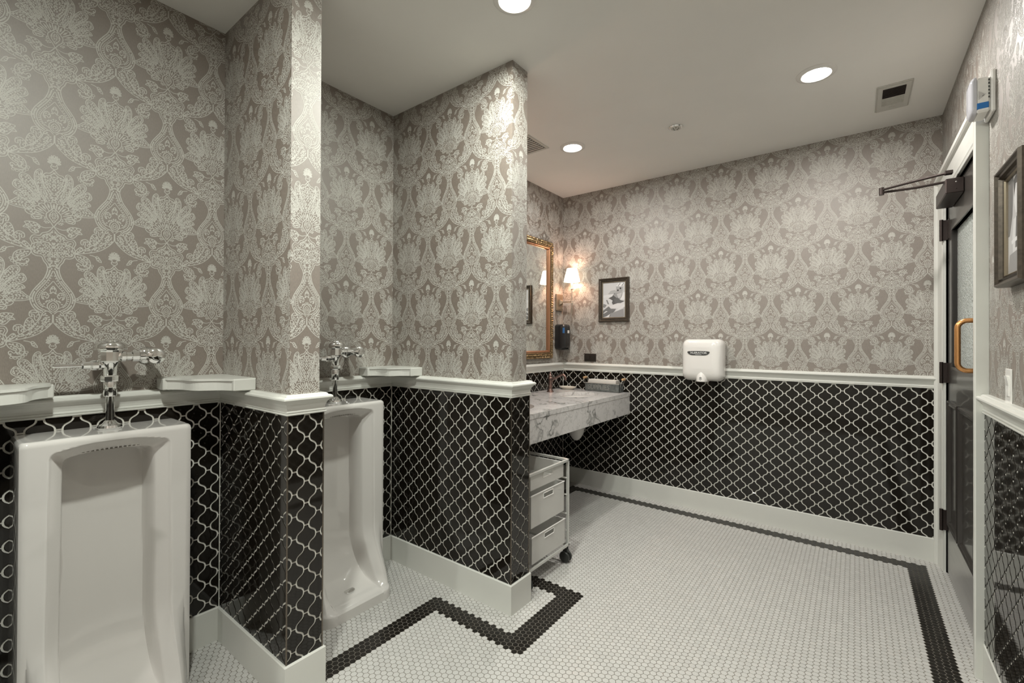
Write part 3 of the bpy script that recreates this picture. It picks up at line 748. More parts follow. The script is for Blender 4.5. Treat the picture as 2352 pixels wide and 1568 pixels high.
for nm, m, sel in (('white_mosaic', M_hexw, ~pick & ~blk), ('black_mosaic_band', M_hexb, ~pick & blk)):
    ii = np.where(sel)[0]; n = len(ii)
    jit = rng.uniform(-.00012, .00012, (n, 1, 1)) * np.array([0, 0, 1.0])
    V = (HV[None] + np.stack([cx_[ii], cy_[ii], np.zeros(n)], 1)[:, None, :] + jit).reshape(-1, 3)
    T = (HT[None] + (np.arange(n) * 18)[:, None, None]).reshape(-1, 3)
    o = bpy.data.objects.new(nm, fast_mesh(nm, V, T, m)); link(o, floor); o['kind'] = 'stuff'
    o['label'] = 'field of small white hexagon tiles' if m is M_hexw else 'black hexagon border band four tiles wide'

# ------------------------------------------------------------------ door_1 in the right wall
DX = XR + .008            # door face
door = struct(bpy.data.objects.new('door_1', None), 'black panelled door with a pebbled glass light'); C.objects.link(door); door.location = (DX, DY0, 0)
def dpart(mb, name, m, lab=None, parent=None):
    """door parts are modelled in room coordinates and stored relative to the door"""
    mb.v = [(x - DX, y - DY0, z) for x, y, z in mb.v]; o = mb.build(name, m, parent or door)
    if lab: o['label'] = lab
    return o
dth = .044
GY0, GY1, GZ0, GZ1 = 2.845, 3.470, 1.195, 1.945           # glass opening
q = MB()                                                  # leaf: stiles and rails around the glass
ya, yb = DY0 + .004, DY1 - .004; zt = DTOP - .004
q.box((DX, ya, .008), (DX + dth, yb, GZ0)); q.box((DX, ya, GZ1), (DX + dth, yb, zt))
q.box((DX, ya, GZ0), (DX + dth, GY0, GZ1)); q.box((DX, GY1, GZ0), (DX + dth, yb, GZ1)); dpart(q, 'leaf', M_door)
q = MB(); q.box((DX + .018, GY0, GZ0), (DX + .026, GY1, GZ1)); dpart(q, 'glass', M_glass, 'pebbled translucent glass')
q = MB(); q.sweep([(DX, GY0, GZ0), (DX, GY0, GZ1), (DX, GY1, GZ1), (DX, GY1, GZ0)], [(0, -.006), (.016, -.006), (.016, .016), (0, .016)], closed=True, up=(1, 0, 0), side=-1); dpart(q, 'glazing_bead', M_door)
def raised_panel(y0, y1, z0, z1):
    q = MB(); r = lambda d: [(DX, y0 + d, z0 + d), (DX, y0 + d, z1 - d), (DX, y1 - d, z1 - d), (DX, y1 - d, z0 + d)]
    q.sweep(r(0), [(0, 0), (0, .014), (.008, .016), (.014, .010), (.024, .012), (.030, .004), (.034, 0)], closed=True, up=(-1, 0, 0), side=-1)
    q.prism([(y0 + .034, z0 + .034), (y1 - .034, z0 + .034), (y1 - .034, z1 - .034), (y0 + .034, z1 - .034)], (DX, 0, 0), (0, 1, 0), (0, 0, 1), (-1, 0, 0), 0, .002)
    dpart(q, 'raised_panel', M_door)
raised_panel(2.825, 3.215, .300, 1.000); raised_panel(3.255, 3.555, .300, 1.000)
q = MB(); q.box((DX - .0025, ya + .01, .012), (DX, yb - .006, .282), .001); dpart(q, 'kick_plate', M_kick, 'satin metal kick plate')
for z0 in (1.92, 1.095, .245):                            # hinges at the far edge
    q = MB(); q.box((XR - .016, DY1 - .004, z0), (XR - .012, DY1 + .02, z0 + .115)); q.box((DX - .003, DY1 - .05, z0), (DX, DY1 - .004, z0 + .115))
    hg = dpart(q, 'hinge', M_hinge)
    q = MB(); q.cyl((XR - .020, DY1 - .002, z0 - .004), (XR - .020, DY1 - .002, z0 + .119), .0085, 12)
    q.box((XR - .020, DY1 - .006, z0), (DX, DY1, z0 + .115))
    for k in (.028, .058, .088): q.cyl((XR - .020, DY1 - .002, z0 + k - .001), (XR - .020, DY1 - .002, z0 + k + .001), .0092, 12)
    q.v = [(x - DX, y - DY0, z) for x, y, z in q.v]; q.build('knuckle', M_hinge, hg)
# pull handle
yh = 2.775; q = MB()
arc = [(DX, yh, 1.205)]
for i in range(9): a = PI / 2 * i / 8; arc.append((DX - .038 - .032 * math.sin(a), yh, 1.237 - .032 * math.cos(a)))
for i in range(9): a = PI / 2 * i / 8; arc.append((DX - .038 - .032 * math.cos(a), yh, 1.390 + .032 * math.sin(a)))
arc.append((DX, yh, 1.422)); q.tube(arc, .0105, 14); dpart(q, 'pull_handle', M_copper, 'copper coloured D-shaped pull handle')
# closer with folding arm
q = MB(); q.box((DX - .068, 3.130, 2.068), (DX, 3.470, 2.142), .004); clo = dpart(q, 'door_closer', M_hinge, 'dark bronze door closer')
q = MB(); yA = 3.28
q.cyl((DX - .034, yA, 2.142), (DX - .034, yA, 2.172), .011, 14)
q.tube([(DX - .034, yA, 2.166), (DX - .16, yA + .03, 2.166), (2.352, 3.30, 2.166)], .0065, 8)
q.v = [(x - DX, y - DY0, z) for x, y, z in q.v]; q.build('lower_arm', M_hinge, clo)
q = MB(); q.tube([(2.352, 3.30, 2.180), (2.45, 3.25, 2.182), (XR - .052, 3.16, 2.178)], .0065, 8)
q.cyl((2.352, 3.30, 2.152), (2.352, 3.30, 2.192), .012, 14); q.box((XR - .060, 3.145, 2.170), (XR - .030, 3.175, 2.188), .002)
q.v = [(x - DX, y - DY0, z) for x, y, z in q.v]; q.build('upper_arm', M_hinge, clo)
for z in (2.088, 2.122):
    q = MB(); q.lathe((DX - .030, 3.1305, z), (0, -1, 0), [(.0035, 0), (.003, .0015), (0, .002)], 10); q.v = [(x - DX, y - DY0, z_) for x, y, z_ in q.v]; q.build('screw', M_chrome if z > 2.1 else M_hinge, clo)
# casing: moulded profile, thick outer edge; jambs
CASP = [(0, 0), (0, .036), (.005, .040), (.026, .040), (.032, .034), (.037, .025), (.080, .019), (.108, .014), (.114, .016), (.122, .012), (.131, .012), (.131, 0)]
q = MB(); q.sweep([(XR, DY0 - .135, 0), (XR, DY0 - .135, DTOP + .135), (XR, DY1 + .135, DTOP + .135), (XR, DY1 + .135, 0)], CASP, up=(-1, 0, 0), side=-1)
struct(q.build('trim_4', M_trim), 'wide pale grey moulded casing around the door')
q = MB(); q.box((XR - .012, DY0 - .006, 0), (XR + .15, DY0, DTOP + .006)); q.box((XR - .012, DY1, 0), (XR + .15, DY1 + .006, DTOP + .006)); q.box((XR - .012, DY0, DTOP), (XR + .15, DY1, DTOP + .006))
struct(q.build('trim_5', M_trim), 'grey door jamb lining')

# ------------------------------------------------------------------ ceiling fittings
def downlight(x, y, w, col, lab):
    t = thing('downlight', lab, 'ceiling light', (x, y, H), 0, 'recessed downlights')
    q = MB(); q.lathe((0, 0, 0), (0, 0, -1), [(.058, 0), (.058, .004), (.066, .009), (.080, .007), (.088, .002), (.088, 0)], 40, cap=False); q.build('trim_ring', M_white, t)
    q = MB(); q.lathe((0, 0, 0), (0, 0, -1), [(.058, .001), (.056, .006), (.045, .012), (.025, .016), (0, .0175)], 32, cap=False); q.build('lamp_dome', M_bulb, t)
    ld = bpy.data.lights.new('downlight_lamp', 'AREA'); ld.shape = 'DISK'; ld.size = .11; ld.energy = w; ld.color = col; ld.spread = math.radians(180)
    lo = bpy.data.objects.new('downlight_lamp', ld); link(lo, t); lo.location = (0, 0, -.022)
labs = ['recessed downlight over the vanity counter', 'recessed downlight near the ceiling exhaust grille', 'recessed downlight over the urinal alcoves at the top edge', 'recessed downlight above and left of the viewer', 'added unseen downlight behind the viewer on the left, for bounce light', 'added unseen downlight behind the viewer on the right, for bounce light']
for (x, y, w, col), lab in zip(DOWNLIGHTS, labs): downlight(x, y, w, col, lab)

t = thing('sprinkler_cover', 'small round slotted metal disc on the ceiling between the downlights', 'sprinkler', (1.329, 2.958, H))
q = MB(); q.lathe((0, 0, 0), (0, 0, -1), [(.043, 0), (.043, .005), (.038, .009), (.034, .009)], 32); q.build('rim', M_chrome, t)
q = MB(); q.lathe((0, 0, 0), (0, 0, -1), [(.034, .007), (.030, .011), (0, .012)], 32); dsk = q.build('cover_disc', M_ventw, t)
q = MB()
for i in range(5):
    a = i * 2 * PI / 5; q.box((.016 * math.cos(a) - .003, .016 * math.sin(a) - .003, -.0135), (.016 * math.cos(a) + .003, .016 * math.sin(a) + .003, -.011))
q.build('slots', M_ventd, dsk)

t = thing('exhaust_grille', 'white ceiling exhaust grille with dark louvres near the door corner', 'vent', (2.402, 3.325, H))
q = MB(); q.box((-.075, -.165, -.006), (.075, .165, 0), .002); q.box((-.070, -.16, -.010), (.070, .16, -.006), .002); pl = q.build('grille_plate', M_ventw, t)
q = MB(); q.box((-.048, -.135, -.0112), (.048, -.025, -.010)); q.build('dark_opening', M_ventd, pl)
q = MB()
for i in range(9): q.box((-.048, -.131 + i * .0125, -.0145), (.048, -.128 + i * .0125, -.0112))
lv = q.build('louvres', M_hinge, t)
q = MB()
for i in range(8): q.box((-.048, -.008 + i * .0125, -.0125), (.048, -.003 + i * .0125, -.010))
q.box((-.012, .115, -.0155), (.012, .120, -.010)); q.build('light_louvres', M_ventw, t)

t = thing('air_register', 'white slotted air register on the ceiling behind the partition', 'vent', (.420, 2.60, H))
q = MB(); q.box((-.10, -.13, -.005), (.10, .13, 0), .002); pl = q.build('register_plate', M_ventw, t)
q = MB(); q.box((-.08, -.11, -.0065), (.08, .11, -.005)); q.build('dark_opening', M_ventd, pl)
q = MB()
for i in range(9): q.box((-.08, -.105 + i * .025, -.010), (.08, -.092 + i * .025, -.0065))
q.build('louvres', M_ventw, t)

# ------------------------------------------------------------------ urinals
def urinal_mesh():
    W = .232
    NY = [.189, .185, .181, .178, .175, .172, .169, .166, .163, .160, .157, .153, .149, .145, .141, .137, .134, .131, .128, .125, .122, .119, .116, .112, .107, .100, .090, .078, .064, .048, .032, .016, 0.]
    def smin(a, b, k): h = max(0., min(1., .5 + .5 * (b - a) / k)); return b + (a - b) * h - k * h * (1 - h)
    def front(y, z, xw):
        """front surface of the recess"""
        ye = .166 + .010 * (1 - z / .95); zt = .979 - .024 * (y / .168) ** 2
        s = smin(ye - y, zt - z, .020)
        if z > .30: xb = .050
        elif z > .066: k = (.30 - z) / .234; xb = .050 + .245 * (1 - math.sqrt(max(0, 1 - k * k)))
        else: xb = .295
        full = xw - xb + .012 * smooth01(1 - (y / .12) ** 2) * (1 if z > .3 else z / .3)
        if s <= 0: d = 0.
        elif s < .008: d = .050 * (s / .040) * smooth01(s / .008) 
        elif s < .040: d = .050 * s / .040
        elif s < .056: d = .050 + (.150 - .050) * smooth01((s - .040) / .016)
        else: d = .150
        return xw - d / .150 * full if full < .15 else xw - (d + (full - .15) * smooth01((d - .05) / .1))
    def corner(y): return .055 - math.sqrt(max(0., .055 ** 2 - max(0., y - .140) ** 2))
    def half(z):
        f = max(0., (.34 - z) / .34); x0w = .200 + .128 * smooth01(f * 1.08)
        xwy = lambda y: x0w - corner(y) * (x0w - .2) / .128
        lip = lambda y: .3365 - corner(y)
        x8 = lip(W - .038) if z <= .046 else xwy(W - .038)
        P = [(0, W), (.10, W), (.186, W), (.1965, W - .0035), (.200, W - .012), (.200, W - .022), (.200 + (x8 - .2) * .42, W - .0245), (.200 + (x8 - .2) * .82, W - .030), (x8, W - .038)]
        for y in NY:
            xw = xwy(y)
            if z >= .98: x = .2
            elif z <= .046: x = lip(y)
            elif z <= .066: k = smooth01((.066 - z) / .020); x0 = front(y, .0665, xw); x = x0 + (min(lip(y), x0 + .06) - x0) * k
            else: x = front(y, z, xw)
            P.append((x, y))
        return P
    zs = [0, .012, .03, .045, .050, .054, .058, .062, .0665, .072, .08, .09, .105, .12, .14, .165, .19, .22, .26, .30, .34, .40, .48, .56, .64, .72, .80, .86, .885, .895, .902, .907, .911, .915, .918, .921, .924, .927, .930, .933, .936, .939, .942, .945, .949, .953, .957, .961, .965, .969, .973, .976, .980, .986]
    rings = []
    for z in zs:
        h = half(z); rings.append([(x, y, z) for x, y in h] + [(x, -y, z) for x, y in h[-2::-1]])
    for z, d in ((.9935, .0020), (.9985, .0065), (1.0, .0135)):
        r = [(max(0, x - d) if x > .001 else 0, y * (W - d) / W, z) for x, y in half(.986)]
        rings.append(r + [(x, -y, z2) for x, y, z2 in r[-2::-1]])
    b = MB(); b.loft(rings, closed=True, cap=True, smooth=True); return b
def urinal(y, lab):
    t = thing('urinal', lab, 'urinal', (.0125, y, 0), 0, 'white stall urinals')
    urinal_mesh().build('bowl', M_porc, t)
    q = MB()
    for i in range(17):
        yy = -.10 + i * .0125; q.box((.148, yy - .0035, .9385), (.1575, yy + .0035, .9405))
    q.build('rinse_slots', mat_slot, t)
    q = MB(); q.lathe((.225, 0, .0705), (0, 0, 1), [(.030, 0), (.030, .004), (.024, .006), (0, .006)], 24); q.build('drain_strainer', M_chrome, t)
mat_slot = mat('slot_shadow', (.30, .28, .25), .6)
U1Y, U2Y = .408, 1.315
urinal(U1Y, 'white porcelain stall urinal nearest the viewer, cut by the frame'); urinal(U2Y, 'white porcelain stall urinal in the second alcove beside the partition')

def flush_valve(y, lab):
    VX = .098
    t = thing('flush_valve', lab, 'flush valve', (VX, y, 1.0), 0, 'chrome flush valves')
    oct_ = dict(n=8, smooth=False)
    q = MB(); q.lathe((0, 0, 0), (0, 0, 1), [(.033, 0), (.036, .006), (.034, .014), (.022, .021), (.017, .028), (.013, .031)], 32); q.build('spud_flange', M_chrome, t)
    q = MB(); q.lathe((0, 0, .02), (0, 0, 1), [(.0125, 0), (.0125, .098), (.0145, .100), (.0145, .104), (.0125, .106)], 24)
    q.lathe((0, 0, .118), (0, 0, 1), [(.0175, 0), (.0195, .004), (.0195, .050), (.0165, .058)], 24); q.build('flush_tube', M_chrome, t)
    q = MB(); q.lathe((0, 0, .172), (0, 0, 1), [(.0255, 0), (.0275, .004), (.0275, .018), (.0255, .022)], **oct_); q.build('coupling_nut', M_chrome, t)
    q = MB(); q.lathe((0, 0, .192), (0, 0, 1), [(.0195, 0), (.0205, .03), (.027, .048), (.031, .052)], 28)
    q.lathe((0, 0, .243), (0, 0, 1), [(.031, 0), (.034, .004), (.034, .036), (.036, .042)], n=12, smooth=False); q.build('valve_body', M_chrome, t)
    q = MB(); q.lathe((0, 0, .283), (0, 0, 1), [(.036, 0), (.047, .003), (.0485, .010), (.0475, .022), (.042, .030), (.030, .033), (.028, .037), (.018, .038), (0, .0385)], 36); q.build('valve_cap', M_chrome, t)
    q = MB(); q.lathe((0, -.016, .232), (0, -1, 0), [(.015, 0), (.0165, .012), (.0185, .018), (.0185, .034), (.014, .040), (.0125, .058), (.0105, .062)], n=10, smooth=False); hs = q.build('handle_socket', M_chrome, t)
    q = MB(); q.lathe((0, -.07, .232), (0, -1, 0), [(.0058, 0), (.0062, .012), (.0072, .072), (.0072, .078), (.005, .081)], 16); q.build('lever', M_chrome, hs)
    q = MB(); q.lathe((0, .026, .262), (0, 1, 0), [(.017, 0), (.0195, .004), (.0195, .016), (.0155, .020), (.0155, .034), (.0205, .037), (.0205, .056), (.016, .060)], n=10, smooth=False); q.build('tailpiece', M_chrome, t)
    q = MB(); q.lathe((-.028, .130, .262), (1, 0, 0), [(.0215, 0), (.0235, .012), (.0235, .040), (.030, .044), (.031, .050), (.029, .060), (.019, .067), (.016, .067), (.014, .071), (0, .072)], 28)
    q.cyl((0, .084, .262), (0, .112, .262), .0165, 20); st = q.build('stop_valve', M_chrome, t)
    q = MB(); q.cyl((-VX + .003, .130, .262), (-.026, .130, .262), .0135, 20); q.lathe((-VX + .002, .130, .262), (1, 0, 0), [(.033, 0), (.033, .003), (.022, .013), (.0145, .015)], 28); q.build('supply_escutcheon', M_chrome, st)
flush_valve(.416, 'chrome flush valve above the nearest urinal, lever to the left')
flush_valve(1.318, 'chrome flush valve above the urinal in the second alcove')

# ------------------------------------------------------------------ corner shelves resting on the chair rail
def corner_shelf(cx, cy, lx, ly, sy, lab):
    """corner at (cx, cy): legs along +x (length lx) and along sy*y (length ly)"""
    t = thing('corner_shelf', lab, 'shelf', (cx, cy, RAIL1 + .002), 0, 'white corner shelves on the chair rail')
    cl = .078
    A = np.array((cl, sy * ly)); B = np.array((lx, sy * cl)); d = B - A; ln = np.linalg.norm(d); nrm = np.array((-d[1], d[0])) / ln
    if nrm[0] < 0: nrm = -nrm
    def front(off, wav):
        out = []
        for i in range(25):
            s = i / 24; out.append(A + d * s + nrm * (off + wav * (.5 - .5 * math.cos(s * 2 * PI)) * 1.0 - wav * .55 * (.5 - .5 * math.cos(s * 4 * PI))))
        return out
    def plan(off, wav, e=0.): return [(0.0008, .0008 * sy), (0.0008, sy * (ly + e))] + [tuple(p) for p in front(off, wav)] + [(lx + e, .0008 * sy)]
    q = MB(); q.prism(plan(0, .022), (0, 0, 0), (1, 0, 0), (0, 1, 0), (0, 0, 1), .0, .038); q.build('apron', M_trim, t)
    q = MB(); q.prism(plan(.006, .022, .006), (0, 0, 0), (1, 0, 0), (0, 1, 0), (0, 0, 1), .0375, .046); q.build('top_board', M_trim, t)
    for (ex, ey) in ((0, 1), (1, 0)):
        q = MB()
        if ey: q.box((.0008, sy * (ly - .018), -.002), (cl + .006, sy * (ly + .010), .044), .003)
        else: q.box((lx - .018, .0008 * sy, -.002), (lx + .010, sy * (cl + .006), .044), .003)
        q.build('end_block', M_trim, t)
corner_shelf(0, P1, .325, .235, -1, 'white scalloped corner shelf right of the nearest urinal')
corner_shelf(0, D1, .265, .225, -1, 'white scalloped corner shelf beside the second urinal at the partition')
corner_shelf(0, 0, .30, .262, 1, 'white corner shelf at the far left edge, cut by the frame')

# ------------------------------------------------------------------ vanity: marble counter, sinks, taps
CZ, CX = .884, .700
SINKS = [(.405, 3.346), (.405, 2.395)]
SAX, SAY = .165, .215
q = MB(); y0, y1 = D2 + .014, YF - .014; x0, x1 = XV + .013, CX
NE = 64
def ell(c, k=1.): return [(c[0] + SAX * k * math.cos(2 * PI * i / NE), c[1] + SAY * k * math.sin(2 * PI * i / NE)) for i in range(NE)]
def rect_pt(c, a, ya, yb):
    dx, dy = math.cos(a) * SAX, math.sin(a) * SAY; ts = []
    if dx > 1e-9: ts.append((x1 - c[0]) / dx)
    if dx < -1e-9: ts.append((x0 - c[0]) / dx)
    if dy > 1e-9: ts.append((yb - c[1]) / dy)
    if dy < -1e-9: ts.append((ya - c[1]) / dy)
    s = min(ts); return (c[0] + dx * s, c[1] + dy * s)
ymid = .5 * (SINKS[0][1] + SINKS[1][1])
for c, ya, yb in ((SINKS[0], ymid, y1), (SINKS[1], y0, ymid)):
    e = ell(c); angs = [2 * PI * i / NE for i in range(NE)]
    rp = [rect_pt(c, a, ya, yb) for a in angs]
    for k, (cx, cy) in enumerate(((x1, yb), (x0, yb), (x0, ya), (x1, ya))):     # snap nearest ray ends to the corners
        j = min(range(NE), key=lambda i: (rp[i][0] - cx) ** 2 + (rp[i][1] - cy) ** 2); rp[j] = (cx, cy)
    for z, fl in ((CZ, False), (CZ - .032, True)):
        b0 = len(q.v); q.v += [(x, y, z) for x, y in e] + [(x, y, z) for x, y in rp]
        for i in range(NE):
            j = (i + 1) % NE; q.face([b0 + i, b0 + NE + i, b0 + NE + j, b0 + j])
    b0 = len(q.v); q.v += [(x, y, CZ) for x, y in e] + [(x, y, CZ - .032) for x, y in e]
    for i in range(NE): q.face([b0 + i, b0 + (i + 1) % NE, b0 + NE + (i + 1) % NE, b0 + NE + i])
b0 = len(q.v); q.v += [(x0, y0, CZ), (x1, y0, CZ), (x1, y1, CZ), (x0, y1, CZ), (x0, y0, CZ - .032), (x1, y0, CZ - .032), (x1, y1, CZ - .032), (x0, y1, CZ - .032)]
for i in range(4): q.face([b0 + i, b0 + (i + 1) % 4, b0 + 4 + (i + 1) % 4, b0 + 4 + i])
van = thing('vanity_counter', 'white marble vanity counter with grey veins and a deep apron', 'counter', (0, 0, 0))
q.build('countertop', M_marble, van)
q = MB(); q.box((CX - .030, y0, .700), (CX - .003, y1, CZ - .0335), .0015); q.build('apron', M_marble, van)
for yy in (y0 + .05, 2.87, y1 - .05): q = MB(); q.box((XV + .013, yy - .012, .80), (CX - .031, yy + .012, CZ - .033)); q.build('bracket', M_cart, van)
def sink(c, lab):
    t = thing('sink', lab, 'sink', (c[0], c[1], 0), 0, 'oval undermount sinks')
    prof = [(1.07, CZ - .034), (1.0, CZ - .0335), (.985, CZ - .045), (.95, CZ - .085), (.86, CZ - .125), (.66, CZ - .150), (.35, CZ - .160), (.12, CZ - .163)]
    q = MB(); rings = [[(SAX * k * math.cos(2 * PI * i / 48), SAY * k * math.sin(2 * PI * i / 48), z) for i in range(48)] for k, z in prof]
    outp = [(.12, CZ - .173), (.42, CZ - .172), (.74, CZ - .160), (.94, CZ - .130), (1.02, CZ - .085), (1.07, CZ - .05), (1.09, CZ - .034)]
    rings += [[(SAX * k * math.cos(2 * PI * i / 48), SAY * k * math.sin(2 * PI * i / 48), z) for i in range(48)] for k, z in outp]
    rings.append(rings[0]); q.loft(rings, True, False); q.build('basin', M_porc, t)
    q = MB(); q.lathe((0, 0, CZ - .1625), (0, 0, 1), [(.022, 0), (.024, .003), (.016, .005), (0, .0045)], 24); q.build('drain', M_chrome, t)
    q = MB(); q.lathe((0, 0, CZ - .165), (0, 0, -1), [(.085, 0), (.080, .06), (.072, .12), (.058, .165), (.040, .195), (.020, .215), (0, .220)], 32); q.build('trap_shroud', M_porc, t)
sink(SINKS[0], 'white oval undermount sink next to the far wall'); sink(SINKS[1], 'white oval undermount sink next to the partition, mostly hidden')
def faucet(c, lab):
    t = thing('faucet', lab, 'faucet', (.150, c[1], CZ), 0, 'antique copper faucets')
    q = MB(); q.lathe((0, 0, 0), (0, 0, 1), [(.031, 0), (.031, .004), (.025, .010), (.024, .018), (.018, .026), (.0165, .050), (.0185, .054), (.0185, .060), (.0165, .064), (.0160, .110), (.021, .114), (.021, .120), (.017, .128), (.019, .138), (.014, .150), (.006, .158), (.0075, .164), (.004, .172), (0, .174)], 28); q.build('column', M_bronze, t)
    sp = catmull([(.012, 0, .122), (.045, 0, .120), (.085, 0, .142), (.118, 0, .155), (.142, 0, .146), (.150, 0, .122), (.150, 0, .112)], 5)
    rr = [.0085 + .0035 * min(1, i / 25) for i in range(len(sp))]
    q = MB(); q.tube([tuple(p) for p in sp], rr, 12); q.build('spout', M_bronze, t)
    q = MB(); q.tube([(0, .014, .085), (0, .045, .098), (0, .085, .118)], [.006, .0055, .007], 10); q.lathe((0, .012, .085), (0, 1, .3), [(.012, 0), (.012, .014), (.008, .018)], 16); q.build('lever', M_bronze, t)
faucet(SINKS[0], 'antique copper gooseneck faucet at the sink by the far wall'); faucet(SINKS[1], 'antique copper gooseneck faucet at the sink by the partition')

t = thing('soap_dish', 'shallow cream oval soap dish behind the sink', 'dish', (.145, 3.655, CZ))
q = MB(); rings = []
for k, z in ((.60, 0), (.66, .004), (.86, .014), (1.0, .0215), (1.0, .0245), (.95, .0235), (.82, .0165), (.6, .0095), (.1, .0085)):
    rings.append([(.088 * k * math.cos(2 * PI * i / 40), .058 * k * math.sin(2 * PI * i / 40), z) for i in range(40)])
q.loft(rings, True, True); q.build('bowl', M_dish, t)

# galvanised supplies box with paper towels
BX0, BX1, BY0, BY1, BZ = .318, .645, 3.662, 3.752, .072
t = thing('supply_box', 'small galvanised metal box lettered SUPPLIES on the counter', 'box', ((BX0 + BX1) / 2, (BY0 + BY1) / 2, CZ))
bw, bd = (BX1 - BX0) / 2, (BY1 - BY0) / 2
q = MB(); q.box((-bw, -bd, 0), (bw, bd, .003)); q.box((-bw, -bd, 0), (bw, -bd + .003, BZ)); q.box((-bw, bd - .003, 0), (bw, bd, BZ)); q.box((-bw, -bd, 0), (-bw + .003, bd, BZ)); q.box((bw - .003, -bd, 0), (bw, bd, BZ)); q.build('tray', M_galv, t)
q = MB(); q.tube([(-bw, -bd, BZ), (bw, -bd, BZ), (bw, bd, BZ), (-bw, bd, BZ)], .003, 8, closed=True); q.build('rolled_rim', M_wire, t)
text_mesh('SUPPLIES', .056, (-.03, -bd, .036), (1, 0, 0), (0, 0, 1), (0, -1, 0), .0025, M_galvl, 'lettering', t, .205, 0, .0006)
for sx in (-1, 1):
    hx = sx * (bw + .012)
    q = MB(); q.tube([(sx * (bw + .001), -.030, .048), (sx * (bw + .010), -.028, .085), (hx + sx * .008, -.026, .113), (hx + sx * .008, .026, .113), (sx * (bw + .010), .028, .085), (sx * (bw + .001), .030, .048)], .0018, 8); hd = q.build('wire_handle', M_wire, t)
    q = MB(); q.lathe((hx + sx * .008, -.032, .113), (0, 1, 0), [(.004, 0), (.009, .003), (.011, .012), (.0115, .032), (.011, .052), (.009, .061), (.004, .064)], 18); q.build('wooden_grip', M_wood, hd)
q = MB(); rr_ = random.Random(2)
for i in range(16): j = rr_.uniform(-.002, .002); q.box((-bw + .028 + j, -bd + .010, .004 + i * .0062), (bw - .036 + j, bd - .010, .0096 + i * .0062))
pt = q.build('paper_towels', M_paperw, None, ((BX0 + BX1) / 2, (BY0 + BY1) / 2, CZ)); tag(pt, 'stack of white paper towels inside the supplies box', 'paper towels')

# ------------------------------------------------------------------ mirror
MY0, MY1, MZ0, MZ1 = 2.205, 3.553, 1.168, 2.226
t = thing('wall_mirror', 'large mirror in an ornate gilded frame above the vanity', 'mirror', (XV, (MY0 + MY1) / 2, MZ0))
oy, oz = (MY0 + MY1) / 2, MZ0
hy, hz = (MY1 - MY0) / 2, MZ1 - MZ0
fp = lambda d: [(0, -hy + d, d), (0, -hy + d, hz - d), (0, hy - d, hz - d), (0, hy - d, d)]
q = MB(); q.sweep(fp(0), [(0, 0), (0, .026), (.006, .031), (.012, .031), (.016, .024), (.044, .040), (.050, .040), (.054, .034), (.054, 0)], closed=True, up=(1, 0, 0), side=1); q.build('frame', M_goldd, t)
q = MB(); q.sweep(fp(.054), [(0, 0), (0, .030), (.005, .033), (.011, .029), (.017, .020), (.020, .010), (.020, 0)], closed=True, up=(1, 0, 0), side=1); q.build('inner_moulding', M_goldi, t)
def leafy(q, c, du, dv, s, h):
    c = Vector(c); du = Vector(du); dv = Vector(dv); n = Vector((1, 0, 0)); b0 = len(q.v)
    pts = [(-.5, 0, 0), (-.25, .34, .4), (.1, .42, .5), (.5, 0, .2), (.1, -.42, .5), (-.25, -.34, .4)]
    for a, e, k in pts: q.v.append(tuple(c + du * a * s + dv * e * s + n * h * k * .6))
    q.v.append(tuple(c + n * h)); 
    for i in range(6): q.face([b0 + i, b0 + (i + 1) % 6, b0 + 6], False)
q = MB(); rr_ = random.Random(5)
for d, s, h, x in ((.033, .026, .013, .032), (.0120, .022, .010, .028), (.0485, .012, .006, .036)):
    pts = fp(d)
    for i in range(4):
        a, c = Vector(pts[i]), Vector(pts[(i + 1) % 4]); ln = (c - a).length; n = int(ln / (s * .80)); u = (c - a).normalized(); v = Vector((1, 0, 0)).cross(u)
        for k in range(n):
            p = a + u * (ln * (k + .5) / n) + Vector((x, 0, 0)); al = rr_.uniform(-.5, .5) + (.6 if k % 2 else -.6)
            leafy(q, p, u * math.cos(al) + v * math.sin(al), v * math.cos(al) - u * math.sin(al), s * rr_.uniform(1.0, 1.25), h * rr_.uniform(.8, 1.3))
o = q.build('carved_leaves', M_gold, t); o['label'] = 'gilded leaf carving'
q = MB(); q.box((.004, -hy + .070, .070), (.012, hy - .070, hz - .070)); q.build('mirror_glass', M_mirror, t)

